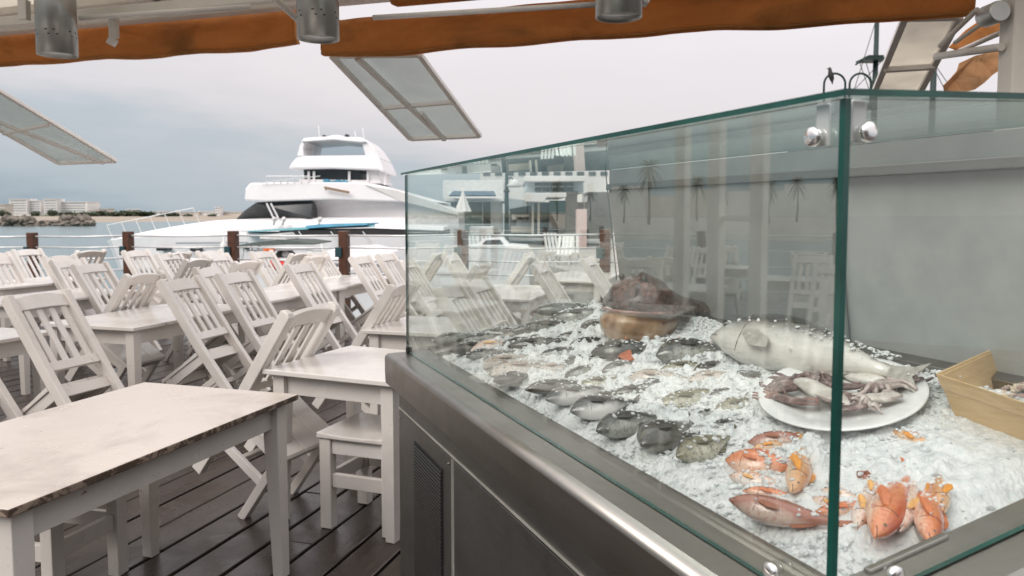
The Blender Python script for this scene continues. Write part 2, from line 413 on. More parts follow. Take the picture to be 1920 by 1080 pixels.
# ------------------------------------------------------------------ furniture kits
def table_kit(L, W, H=.75, edge='paint'):            # x is the long side
    r = empty('wooden_table')
    mb = MB(); mb.box(-L/2, L/2, -W/2, W/2, H-.024, H, 0, 1); mb.build('tabletop', [MAT['top_worn' if edge == 'edge' else 'top'], MAT[edge]], r, bevel=.004)
    i = .035
    for sx, sy, horiz in ((0, 1, 1), (0, -1, 1), (1, 0, 0), (-1, 0, 0)):
        mb = MB()
        if horiz: mb.box(-L/2+i+.066, L/2-i-.066, sy*(W/2-i-.036)-.011, sy*(W/2-i-.036)+.011, H-.125, H-.0245)
        else: mb.box(sx*(L/2-i-.036)-.011, sx*(L/2-i-.036)+.011, -W/2+i+.066, W/2-i-.066, H-.125, H-.0245)
        mb.build('apron', MAT['paint'], r, bevel=.002)
    for sx in (-1, 1):
        for sy in (-1, 1):
            x, y = sx*(L/2-i-.033), sy*(W/2-i-.033); t, u = .033, .024
            mb = MB(); q = []
            for zz, k in ((0, u), (H-.16, t), (H-.0245, t)):
                q.append([Vector((x+sx*(t-k)+a*k, y+sy*(t-k)+c*k, zz)) for a, c in ((-1, -1), (1, -1), (1, 1), (-1, 1))])
            mb.loft(q, False); mb.build('leg', MAT['paint'], r, bevel=.003)
    return r
def chair_kit():
    r = empty('slatted_chair')
    for sy in (-1, 1):
        y = sy*.183
        mb = MB(); q = []
        for zz, xx in ((0, -.345), (.45, -.34), (1.0, -.36)):
            q.append([Vector((xx+a*.030, y+c*.021, zz)) for a, c in ((-1, -1), (1, -1), (1, 1), (-1, 1))])
        q.append([Vector((-.36+a*.012, y+c*.019, 1.012)) for a, c in ((-1, -1), (1, -1), (1, 1), (-1, 1))])
        mb.loft(q, False); mb.build('rear_leg', MAT['paint'], r, bevel=.004)
        mb = MB(); mb.box(-.022, .022, y-.021, y+.021, 0, .424); mb.build('front_leg', MAT['paint'], r, bevel=.004)
        mb = MB(); mb.box(-.312, -.0225, y-.012, y+.012, .205, .25); mb.build('stretcher', MAT['paint'], r, bevel=.003)
        mb = MB(); mb.box(-.312, -.0225, y-.012, y+.012, .365, .424); mb.build('apron', MAT['paint'], r, bevel=.003)
    mb = MB(); rr = []
    for k in range(9):
        y = -.161 + .322*k/8; bow = .014*(1-((k-4)/4)**2)
        rr.append([Vector((-.357-bow+a, y, zz)) for a, zz in ((-.012, .905), (.012, .905), (.012, .985+bow*.9), (-.012, .985+bow*.9))])
    mb.loft(rr, False); mb.build('top_rail', MAT['paint'], r, bevel=.003)
    mb = MB(); mb.box(-.361, -.337, -.161, .161, .515, .570); mb.build('lower_rail', MAT['paint'], r, bevel=.003)
    for k in range(4):
        y = -.117 + .078*k
        mb = MB(); mb.bar((-.350, y, .5705), (-.360, y, .9045), .037, .013, Vector((1, 0, 0))); mb.build('slat', MAT['paint'], r, bevel=.002)
    mb = MB(); mb.box(-.335, -.315, -.161, .161, .36, .424); mb.build('apron', MAT['paint'], r, bevel=.003)
    mb = MB(); mb.box(-.014, .014, -.161, .161, .36, .424); mb.build('apron', MAT['paint'], r, bevel=.003)
    mb = MB(); mb.box(-.19, -.168, -.1705, .1705, .212, .245); mb.build('stretcher', MAT['paint'], r, bevel=.003)
    mb = MB(); seatq = []
    xs = [(-.306, .026), (-.16, .020), (-.03, .024), (.032, .024), (.044, .014)]
    for y0, y1 in ((-.205, -.070), (-.066, .066), (.070, .205)):
        q = []
        for xx, th in xs:
            q.append([Vector((xx, y0, .426)), Vector((xx, y1, .426)), Vector((xx, y1, .426+th)), Vector((xx, y0, .426+th))])
        mb.loft(q, False)
    mb.build('seat', MAT['top'], r, bevel=.003)
    return r
def stool_kit():
    r = empty('low_stool')
    mb = MB(); q = []
    for k in range(9):
        x = -.205+.41*k/8; dip = -.010*(1-((k-4)/4)**2)
        q.append([Vector((x, -.2, .435)), Vector((x, .2, .435)), Vector((x, .2, .465+dip)), Vector((x, -.2, .465+dip))])
    mb.loft(q, False); mb.build('seat', MAT['top'], r, bevel=.006)
    for sx in (-1, 1):
        for sy in (-1, 1):
            mb = MB(); mb.box(sx*.165-.03, sx*.165+.03, sy*.165-.026, sy*.165+.026, 0, .434); mb.build('leg', MAT['paint'], r, bevel=.004)
    for s_ in (-1, 1):
        for z0, z1, nm in ((.36, .434, 'apron'), (.20, .265, 'stretcher')):
            mb = MB(); mb.box(-.1345, .1345, s_*.165-.013, s_*.165+.013, z0, z1); mb.build(nm, MAT['paint'], r, bevel=.003)
            mb = MB(); mb.box(s_*.165-.013, s_*.165+.013, -.1385, .1385, z0-.004, z1-.003); mb.build(nm, MAT['paint'], r, bevel=.003)
    return r

big_k = None; small_k = None
def place_table(kind, x, y, rot, label):
    global big_k, small_k
    if kind == 'front': t = table_kit(1.30, .775, edge='edge')
    elif kind == 'small':
        if small_k is None: small_k = t = table_kit(.74, .72)
        else: t = copy_tree(small_k)
    else:
        if big_k is None: big_k = t = table_kit(1.30, .775)
        else: t = copy_tree(big_k)
    t.location = (x, y, 0); t.rotation_euler = (0, 0, rot)
    return tag(t, label, 'table', 'white wooden terrace tables')
chair_k = None
def place_chair(x, y, head, label, tilt=36, jit=2.5):
    """x, y: where the back meets a table edge (height 0.75); head: heading in the plank frame, 'L' or 'R' or degrees"""
    global chair_k
    if chair_k is None: chair_k = c = chair_kit()
    else: c = copy_tree(chair_k)
    h = {'L': math.pi + AB_ROT, 'R': AB_ROT}.get(head, head if not isinstance(head, str) else 0)
    h += R(random.uniform(-jit, jit)); tl = R(tilt)
    off = -.34*math.cos(tl) + (.75 - .34*math.sin(tl))*math.tan(tl)
    d = Vector((math.cos(h), math.sin(h), 0))
    c.location = Vector((x, y, 0)) - d*off
    c.rotation_euler = (0, tl, h)
    return tag(c, label, 'chair', 'white slatted chairs tipped against tables')

TR = math.pi/2 + AB_ROT                # long side along the planks
# front table, from its three visible corners
p1, p2, p3 = G(562, 738, .75), G(268, 717, .75), G(22, 953, .75)
ctr = (p2 + p3)/2
long_ = (p1 - p3); ang = math.atan2(long_.y, long_.x)
place_table('front', ctr.x, ctr.y, ang, 'large worn white table with chipped brown edge, nearest in the lower left corner')
f_l, f_r = G(490, 692, .75), G(742, 717, .75)
dv = (f_r - f_l).normalized(); pv = Vector((-dv.y, dv.x, 0))
mc = (f_l + f_r)/2 + pv*.36
place_table('small', mc.x, mc.y, math.atan2(dv.y, dv.x), 'small square white table beside the steel counter with a stool tucked under')
st = stool_kit(); sp_ = G(694, 975, 0) + Vector((.03, .02, 0)); st.location = (sp_.x, sp_.y, 0); st.rotation_euler = (0, 0, math.atan2(dv.y, dv.x) + R(3))
tag(st, 'low white square stool pushed under the small table beside the counter', 'stool')

st2 = copy_tree(st); st2.location = (-1.83, 2.99, 0); st2.rotation_euler = (0, 0, TR + R(4)); tag(st2, 'white square stool pushed under the large worn front table', 'stool')
place_table('big', -2.63, 5.70, TR, 'white table with grey apron behind the front table, two chairs tipped on its right edge')
place_table('big', -2.22, 7.25, TR, 'white table in the second row, half hidden behind a chair back left of centre')
place_table('big', -1.90, 8.55, TR, 'white table near the railing with rounded corner, below the third brown post')
place_table('small', -.50, 5.12, AB_ROT, 'white table just behind the small square table, cut by the glass edge')
place_table('big', -.02, 7.35, TR, 'white table seen through the display glass, in front of the marina railing')
place_table('big', .80, 9.10, TR, 'far white table seen through the display glass beside the railing')
place_table('big', -3.45, 4.35, TR, 'white table at the left picture edge under the tilted chair')
place_table('big', -4.15, 6.95, TR, 'white table at the left between two tilted chairs, with a low white shelf')
place_table('big', -5.25, 8.40, TR, 'white table at far left near the first brown railing post')
for x, y in ((-5.3, 5.1), (-6.6, 7.0), (-7.2, 4.3), (-8.4, 6.2), (-5.9, 3.0), (-8.9, 8.2), (-4.2, 2.2)):
    place_table('big', x, y, TR, 'white terrace table standing left of view, seen mirrored in the display glass')

ch = [
 (-2.57, 4.37, 'L', 'large white slatted chair with brown chipped top rail, at the left picture edge'),
 (-2.20, 5.42, 'L', 'white slatted chair tipped on the table behind the front table, nearer of two'),
 (-2.02, 5.98, 'L', 'white slatted chair tipped on the table behind the front table, farther of two'),
 (-3.00, 6.00, 'R', 'white slatted chair leaning right, its slats showing left of two tipped chairs'),
 (-3.72, 7.05, 'L', 'white slatted chair tipped left, standing before the second brown railing post'),
 (-4.80, 8.40, 'L', 'white slatted chair with raised seat between the first two brown railing posts'),
 (-5.30, 8.10, 'L', 'white slatted chair below the first brown railing post at far left'),
 (-1.80, 7.05, 'L', 'white slatted chair tipped left, right of the red fenders'),
 (-2.28, 8.45, 'R', 'white chair leaning right at the foot of the third brown railing post'),
 (-2.60, 9.00, 'R', 'farther white chair leaning right, left of the third brown railing post'),
 (-1.48, 8.25, 'L', 'white slatted chair tipped left, just right of the third brown railing post'),
 (-1.30, 8.80, 'L', 'white slatted chair touching the left edge of the display glass'),
 (-.87, 5.15, 'R', 'beige shaded slatted chair leaning right beside the glass edge, on the table behind'),
 (-.10, 5.30, 'L', 'white slatted chair seen through the glass above the ice, farther of two alike'),
 (-.24, 4.85, 'L', 'white slatted chair seen through the glass above the ice, nearer of two alike'),
 (.40, 7.00, 'L', 'white slatted chair seen through the glass, tipped left with its thick post towards the viewer'),
 (.02, 8.30, 'R', 'white chair leaning right behind the glass, near the marina railing'),
 (-.42, 7.06, 'R', 'white chair leaning right behind the glass, left of the dark fish rows'),
 (.93, 7.95, 'L', 'bright white chair edge behind the glass, left of the grey back panel'),
 (-3.85, 8.95, 'L', 'white slatted chair behind, between the second and third brown posts, left one'),
 (-3.20, 8.70, 'L', 'white slatted chair behind, between the second and third brown posts, middle one'),
 (-2.72, 7.55, 'R', 'white slatted chair leaning right left of the red fenders'),
 (-3.02, 4.05, 'R' if False else 'L', 'white chair cut by the left picture edge, in front of the chipped chair'),
]
for x, y, h, lab in ch: place_chair(x, y, h, lab)
for x, y, h in ((-6.1, 9.9, 'L'), (-5.4, 9.7, 'R'), (-4.55, 9.6, 'L'), (-4.1, 9.2, 'R'), (-3.6, 9.5, 'L'), (-2.9, 9.35, 'L'), (-2.15, 9.15, 'L'), (-5.9, 9.0, 'L'), (-4.3, 7.7, 'L'), (-3.35, 7.9, 'R'), (-2.45, 6.6, 'L'), (-1.0, 9.0, 'R'), (-.55, 8.7, 'L'), (.35, 8.9, 'L'), (-.9, 7.6, 'L'), (1.35, 8.3, 'L'), (-6.5, 8.3, 'L')):
    place_chair(x, y, h, 'white slatted chair in the crowded back rows before the cable railing', 36, 7)
# the chair tipped on the small table's left edge
e0 = f_l + pv*.20
place_chair(e0.x - .02, e0.y, math.atan2(dv.y, dv.x), 'pale beige chair tipped over the small square table, slats reflected in it', 36, 0)
for x, y, h in ((-4.86, 5.0, 'L'), (-4.85, 5.45, 'L'), (-5.72, 5.2, 'R'), (-6.15, 6.8, 'L'), (-6.1, 7.3, 'L'), (-7.05, 7.0, 'R'), (-6.75, 4.1, 'L'), (-7.65, 4.5, 'R'),
                (-7.9, 6.0, 'L'), (-7.9, 6.5, 'L'), (-8.85, 6.3, 'R'), (-5.45, 2.8, 'L'), (-5.4, 3.3, 'L'), (-6.35, 3.1, 'R'), (-8.4, 8.1, 'L'), (-3.75, 2.0, 'L'), (-3.7, 2.5, 'L'), (-4.65, 2.2, 'R')):
    place_chair(x, y, h, 'white slatted chair standing left of view, seen mirrored in the display glass')

# ------------------------------------------------------------------ refrigerated fish counter
C0 = G(1557, 1165, .97); FAR = G(762, 660, .97)
E1 = (FAR - C0); LEN = E1.length; E1.normalize(); E2 = Vector((E1.y, -E1.x, 0))
def K(b, a, z): return Vector((C0.x, C0.y, 0)) + E1*b + E2*a + Z*z
def zr(a): return .97 + .165*max(a, 0) if a > 0 else .97
def onfront(px, py, a):                # a photo point on the counter's front plane
    r = ray(px, py); t = (a - (CP - C0).dot(E2)) / r.dot(E2); p = CP + r*t
    return (p - C0).dot(E1), p.z
cnt = empty('refrigerated_fish_counter', K(LEN/2, .45, 0))
tag(cnt, 'long stainless steel refrigerated counter with glass case holding fish on ice', 'fish counter')
def kbox(mb, b0, b1, a0, a1, z0, z1, mi=0, side=None, slope=False):
    f = (lambda a: zr(a) - .97) if slope else (lambda a: 0)
    return mb.hexa([K(b0, a0, z0+f(a0)*(slope == 2)), K(b1, a0, z0+f(a0)*(slope == 2)), K(b1, a1, z0+f(a1)*(slope == 2)), K(b0, a1, z0+f(a1)*(slope == 2)),
                    K(b0, a0, z1+f(a0)), K(b1, a0, z1+f(a0)), K(b1, a1, z1+f(a1)), K(b0, a1, z1+f(a1))], mi, side)
AW = .97
mb = MB(); kbox(mb, -.03, LEN-.01, -.032, AW, .10, .855, slope=1); mb.build('cabinet_body', MAT['steel_body'], cnt, ws=True, bevel=.003)
mb = MB(); kbox(mb, .02, LEN-.06, .03, AW-.05, 0, .10); mb.build('plinth', MAT['black'], cnt, ws=True)
# rim: a rounded lip swept along the front, and one along the end that climbs with the bed
prof = [(-.040, .856), (-.078, .858), (-.080, .90), (-.080, .950), (-.0790, .9555), (-.0765, .9605), (-.0725, .9645), (-.0675, .967), (-.062, .9678), (-.052, .9682), (0, .970), (.078, .978), (.082, .972), (.082, .90), (.04, .856)]
mb = MB(); mb.loft([[K(b, a, z) for a, z in prof] for b in (-.078, LEN+.012)], False)
for f in mb.bm.faces: f.smooth = len(f.verts) == 4 and f.calc_center_median().z > .945 and (f.calc_center_median() - C0).dot(E2) < -.053
rim = mb.build('front_rim', MAT['steel_rim'], cnt, ws=True)
prof2 = [(-.040, .852), (-.074, .858), (-.0765, .90), (-.0765, .945), (-.072, .957), (-.066, .9645), (-.056, .967), (0, .969), (.058, .972), (.062, .966), (.062, .90), (.03, .852)]
mb = MB(); mb.loft([[K(q, a, z + .165*a) for q, z in prof2] for a in (.083, AW+.04)], False); mb.build('end_rim', MAT['steel_rim'], cnt, ws=True, bevel=.002)
mb = MB(); mb.loft([[K(LEN + .012 + q*.6 - .04, a, z + .165*a - .003) for q, z in prof2] for a in (.083, AW+.04)], False); mb.build('end_rim', MAT['steel_rim'], cnt, ws=True)
mb = MB(); kbox(mb, .063, LEN-.07, .90, AW+.04, .90, .975, slope=2); mb.build('back_rim', MAT['steel'], cnt, ws=True, bevel=.003)
mb = MB(); kbox(mb, .063, LEN-.067, .083, .90, .88, .905, slope=2); mb.build('ice_tray', MAT['tray'], cnt, ws=True)
# metal rail on the near end, inside the glass
mb = MB(); mb.bar(K(.050, .115, .9745+.0190), K(.050, .27, .9745+.0446), .012, .006); mb.build('inner_rail', MAT['steel_rim'], cnt, ws=True, bevel=.002)
# front panels, seams, louvre
bs, zs = onfront(850, 960, -.034); bv0, zv0 = onfront(832, 880, -.034); bv1, _ = onfront(779, 840, -.034)
mb = MB(); kbox(mb, -.02, bs - .012, -.036, -.0325, .135, .757); mb.build('front_panel', MAT['steel_body'], cnt, ws=True, bevel=.0015)
mb = MB(); kbox(mb, bs + .012, LEN - .02, -.036, -.0325, .135, .757); mb.build('front_panel', MAT['steel_body'], cnt, ws=True, bevel=.0015)
mb = MB(); kbox(mb, -.025, LEN - .015, -.0365, -.0325, .763, .768); mb.build('seam_highlight', MAT['seam'], cnt, ws=True)  # thin pale strip standing for the highlight along the seam
mb = MB(); kbox(mb, bs - .009, bs - .006, -.037, -.0325, .135, .757); kbox(mb, bs + .006, bs + .009, -.037, -.0325, .135, .757); mb.build('panel_trim', MAT['seam'], cnt, ws=True)
gr = MB(); kbox(gr, bv0, bv1, -.0385, -.0362, .16, .70); gr = gr.build('vent_grille', MAT['black'], cnt, ws=True)
mb = MB(); z = .166
while z < .69:
    mb.hexa([K(bv0+.003, -.0390, z), K(bv1-.003, -.0390, z), K(bv1-.003, -.0386, z+.0058), K(bv0+.003, -.0386, z+.0058),
             K(bv0+.003, -.0450, z+.0015), K(bv1-.003, -.0450, z+.0015), K(bv1-.003, -.0425, z+.0062), K(bv0+.003, -.0425, z+.0062)]); z += .0118
mb.build('vent_slats', MAT['vent'], gr, ws=True)
mb = MB()
for bb, zz in ((bs + .035, .735), (LEN - .04, .735)):
    mb.tube([K(bb, -.036, zz), K(bb, -.040, zz)], .004, 10)
mb.build('panel_screws', MAT['steel_rim'], cnt, ws=True)
# glass
def ztop(a): return 1.6305 + .042*a
TH = .0085
mb = MB(); mb.hexa([K(TH+.0005, 0, .9715), K(LEN, 0, .9715), K(LEN, 0, ztop(0)), K(TH+.0005, 0, ztop(0)), K(TH+.0005, TH, .9725), K(LEN, TH, .9725), K(LEN, TH, ztop(0)), K(TH+.0005, TH, ztop(0))], 0, 1)
mb.build('front_glass', [MAT['glass'], MAT['glass_edge']], cnt, ws=True)
AB_ = .915
for nm, b0 in (('end_glass', 0), ('far_end_glass', LEN - TH)):
    mb = MB(); a0 = TH + .0005
    mb.hexa([K(b0, a0, zr(a0)+.002), K(b0, AB_, zr(AB_)+.002), K(b0, AB_-.07, ztop(AB_)-.0005), K(b0, a0, ztop(a0)-.0005), K(b0+TH, a0, zr(a0)+.002), K(b0+TH, AB_, zr(AB_)+.002), K(b0+TH, AB_-.07, ztop(AB_)-.0005), K(b0+TH, a0, ztop(a0)-.0005)], 0, 1)
    mb.build(nm, [MAT['glass_end' if nm == 'end_glass' else 'glass_clean'], MAT['glass_edge']], cnt, ws=True)
mb = MB(); kbox(mb, -.001, TH-.0002, -.001, TH-.0002, .9725, 1.630); mb.build('glass_corner_edge', MAT['glass_edge'], cnt, ws=True)
mb = MB(); AT = .875
mb.hexa([K(-.012, -.012, ztop(-.012)+.001), K(LEN+.012, -.012, ztop(-.012)+.001), K(LEN+.012, AT, ztop(AT)+.001), K(-.012, AT, ztop(AT)+.001),
         K(-.012, -.012, ztop(-.012)+.0095), K(LEN+.012, -.012, ztop(-.012)+.0095), K(LEN+.012, AT, ztop(AT)+.0095), K(-.012, AT, ztop(AT)+.0095)], 0, 1)
mb.build('top_glass', [MAT['glass_clean'], MAT['glass_edge']], cnt, ws=True)
# leaning back panels with a slit between them, dark top track, upper strip
AB0, AB1, ZB0, ZB1 = .925, .855, zr(.925) + .006, 1.585
def back(b0, b1, da=0): return [K(b0, AB0+da, ZB0), K(b1, AB0+da, ZB0), K(b1, AB1+da, ZB1), K(b0, AB1+da, ZB1), K(b0, AB0+da+.012, ZB0), K(b1, AB0+da+.012, ZB0), K(b1, AB1+da+.012, ZB1), K(b0, AB1+da+.012, ZB1)]
bg_ = .88
mb = MB(); mb.hexa(back(bg_ - .01, LEN - .012)); mb.build('sliding_panel', MAT['backpanel'], cnt, ws=True, bevel=.003)
mb = MB(); mb.hexa(back(.012, bg_ + .03, .022)); mb.build('sliding_panel', MAT['backpanel_reflection'], cnt, ws=True, bevel=.003)
mb = MB(); mb.hexa([K(.012, AB1-.012, ZB1), K(LEN-.012, AB1-.012, ZB1), K(LEN-.012, AB1+.04, ZB1), K(.012, AB1+.04, ZB1), K(.012, AB1-.012, ZB1+.024), K(LEN-.012, AB1-.012, ZB1+.024), K(LEN-.012, AB1+.04, ZB1+.024), K(.012, AB1+.04, ZB1+.024)])
mb.build('top_track', MAT['steel_body'], cnt, ws=True, bevel=.002)
mb = MB(); mb.hexa([K(.012, AB1+.004, ZB1+.0245), K(LEN-.012, AB1+.004, ZB1+.0245), K(LEN-.012, AB1+.02, ZB1+.0245), K(.012, AB1+.02, ZB1+.0245), K(.012, AB1+.004, ztop(AB1)), K(LEN-.012, AB1+.004, ztop(AB1)), K(LEN-.012, AB1+.02, ztop(AB1)), K(.012, AB1+.02, ztop(AB1))])
mb.build('upper_strip', MAT['backpanel'], cnt, ws=True)
# chrome fixings through the glass
def knob(c, nrm):
    mb = MB(); q = [(0.0, 0), (.0115, 0), (.0128, .002), (.0128, .007), (.011, .0095), (.006, .011), (.0005, .0113)]
    x = nrm.cross(Z).normalized(); y = nrm.cross(x)
    mb.loft([[c + nrm*h + (x*math.cos(k*math.pi/12) + y*math.sin(k*math.pi/12))*max(r, .0004) for k in range(24)] for r, h in q])
    return mb.build('glass_fixing', MAT['chrome'], cnt, ws=True)
def at_b(px, py):                      # on the end pane's outer face
    r = ray(px, py); t = (0 - (CP - C0).dot(E1)) / r.dot(E1); p = CP + r*t
    return (p - C0).dot(E2), p.z
for px, py in ((1530, 257), (1450, 1070)):
    bb, zz = onfront(px, py, 0); knob(K(bb, -.0005, zz), -E2)
    if py < 600:
        mb = MB(); kbox(mb, bb-.011, bb+.011, TH+.0005, TH+.006, zz-.012, ztop(0)-.0008); mb.build('corner_tab', MAT['gel'], cnt, ws=True, bevel=.002)
for px, py in ((1622, 248), (1673, 1075)):
    aa, zz = at_b(px, py); knob(K(-.0005, aa, zz), -E1)
    if py < 600:
        mb = MB(); kbox(mb, TH+.0005, TH+.006, aa-.012, aa+.012, zz-.012, ztop(aa)-.0012); mb.build('corner_tab', MAT['gel'], cnt, ws=True, bevel=.002)
mb = MB(); kbox(mb, LEN-.03, LEN-.012, -.006, .014, .9705, .992); mb.build('glass_clamp', MAT['black'], cnt, ws=True, bevel=.002)

# ------------------------------------------------------------------ crushed ice
IA0, IA1, IB0, IB1 = .086, .898, .066, LEN - .069
def sm(x, a, b): x = min(1, max(0, (x-a)/(b-a))); return x*x*(3-2*x)
MOUNDS = ((1.40, .85, .10, .05, .030), (1.75, .72, .30, .14, .014), (.95, .76, .35, .07, .018))
def ice_smooth(b, a):
    e_ = sm(a, IA0-.01, IA0+.10)*sm(IA1+.02-a, 0, .10)*sm(b-IB0+.01, 0, .10)*sm(IB1-b+.01, 0, .10)
    lump = mnoise.noise(Vector((b*3.1, a*3.7, 1.3)))*.016
    mound = sum(h_*math.exp(-((b-b0_)/sb_)**2 - ((a-a0_)/sa_)**2) for b0_, a0_, sb_, sa_, h_ in MOUNDS)
    return zr(a) - .036 + e_*(mound + .026 + .020*sm(a, .2, .6) + lump)
def slush(b, a): return sm(b, .25, .42) + sm(.22 - a, 0, .08) - sm(b, .25, .42)*sm(.22 - a, 0, .08)     # 0 in the smooth near-right corner
DRIFTS = []                            # ice heaped on the fish: b, a, spread, height

# ------------------------------------------------------------------ fish
def ba(p): q = p - C0; return q.dot(E1), q.dot(E2)
def bed(px, py, up=0):
    z = 1.0
    for _ in range(14):
        p = G(px, py, z); b_, a_ = ba(p); z = ice_smooth(min(max(b_, IB0+.1), IB1-.1), min(max(a_, IA0+.1), IA1-.1)) + up
    return G(px, py, z)
BEDN = (E2*(-.165) + Z).normalized()
def fish_mat(name, back, side, belly, spot=None, spot_amt=.5, bands=False, rough=.22):
    m, n, l, p = newmat(name)
    t = n.new('ShaderNodeTexCoord'); sp = n.new('ShaderNodeSeparateXYZ'); l.new(t.outputs['Generated'], sp.inputs[0])
    oi = n.new('ShaderNodeObjectInfo'); ad = n.new('ShaderNodeVectorMath'); ad.operation = 'ADD'; l.new(t.outputs['Generated'], ad.inputs[0])
    rs = n.new('ShaderNodeVectorMath'); rs.operation = 'SCALE'; rs.inputs['Scale'].default_value = 9; l.new(oi.outputs['Random'], rs.inputs[0]); l.new(rs.outputs[0], ad.inputs[1])
    mp = n.new('ShaderNodeMapping'); mp.inputs['Scale'].default_value = (3.5, 1.2, 1); l.new(ad.outputs[0], mp.inputs[0])
    nn = noise_(n, l, mp.outputs[0], 2.6, 5, .65, .4)
    y = M_('ADD', sp.outputs['Y'], M_('MULTIPLY', M_('SUBTRACT', nn, .5, n, l), .34, n, l), n, l)
    c = ramp_(n, l, y, [(.16, belly), (.40, side), (.60, side), (.82, back)] if not bands else [(.30, belly), (.50, side), (.60, tuple((p_+q_)/2 for p_, q_ in zip(side, back))), (.70, back)])
    if spot:
        sn = noise_(n, l, mp.outputs[0], 7, 5, .7)
        c = mix_(n, l, M_('MULTIPLY', ramp_(n, l, sn, [(.50, 0.0), (.62, 1.0)]), spot_amt, n, l), c, spot)
    l.new(c, p.inputs['Base Color']); p.inputs['Roughness'].default_value = rough; p.inputs['Coat Weight'].default_value = .85; p.inputs['Coat Roughness'].default_value = .06
    p.inputs['Specular IOR Level'].default_value = .6
    vo = n.new('ShaderNodeTexVoronoi'); vo.inputs['Scale'].default_value = 46
    mp2 = n.new('ShaderNodeMapping'); mp2.inputs['Scale'].default_value = (1, .45, .3); l.new(t.outputs['Generated'], mp2.inputs[0]); l.new(mp2.outputs[0], vo.inputs['Vector'])
    bump_(n, l, p, vo.outputs['Distance'], .25, .0015)
    return m
FM = {
 'red': fish_mat('red_mullet_skin', (.52, .085, .022), (.70, .235, .085), (.80, .54, .40), (.52, .075, .03), .6),
 'redbrown': fish_mat('red_brown_skin', (.20, .060, .035), (.34, .13, .085), (.62, .46, .38), (.40, .10, .06), .5),
 'pale': fish_mat('pale_red_skin', (.58, .25, .14), (.74, .58, .48), (.80, .76, .71), (.55, .12, .06), .6),
 'orange': fish_mat('orange_gold_skin', (.55, .24, .11), (.66, .36, .18), (.72, .52, .36), (.62, .30, .05), .4),
 'black': fish_mat('dark_bream_skin', (.012, .012, .011), (.035, .035, .030), (.40, .40, .36), (.015, .015, .013), .65),
 'dark': fish_mat('dark_olive_skin', (.012, .012, .010), (.026, .024, .019), (.10, .095, .08), (.06, .056, .045), .5),
 'silver': fish_mat('silver_amberjack_skin', (.045, .045, .042), (.46, .44, .40), (.74, .71, .65), (.16, .155, .14), .10, True, .18),
 'twotone': fish_mat('black_and_white_skin', (.015, .015, .015), (.10, .10, .10), (.74, .71, .69), None),
 'olive': fish_mat('olive_banded_skin', (.045, .042, .025), (.22, .20, .12), (.52, .50, .40), (.04, .038, .025), .7),
 'beige': fish_mat('beige_pink_skin', (.24, .19, .15), (.46, .39, .33), (.66, .60, .55), (.30, .20, .17), .35),
}
FIN = {k: simple(k + '_fin', c, .35, 0, .3, 30) for k, c in dict(red=(.58, .17, .06), redbrown=(.30, .10, .05), pale=(.70, .38, .12), orange=(.72, .30, .045), black=(.03, .03, .027), dark=(.04, .037, .03),
       silver=(.36, .34, .30), twotone=(.05, .05, .05), olive=(.10, .09, .05), beige=(.35, .27, .22)).items()}
MAT['eye'] = simple('fish_eye', (.010, .009, .009), .05, 0, .1); MAT['eyering'] = simple('fish_eye_ring', (.30, .26, .17), .2, 0, .3)
MAT['gill'] = simple('gill_slit', (.085, .045, .038), .4, 0, .3)
PROF = [(0, .05), (.03, .20), (.08, .43), (.15, .68), (.25, .90), (.36, 1.0), (.50, .95), (.64, .75), (.78, .48), (.90, .24), (1, .15)]
def interp(P, t):
    for (t0, v0), (t1, v1) in zip(P, P[1:]):
        if t <= t1: k = (t-t0)/(t1-t0); return v0 + (v1-v0)*(k*k*(3-2*k)*.35 + k*.65)
    return P[-1][1]
fish_at = []
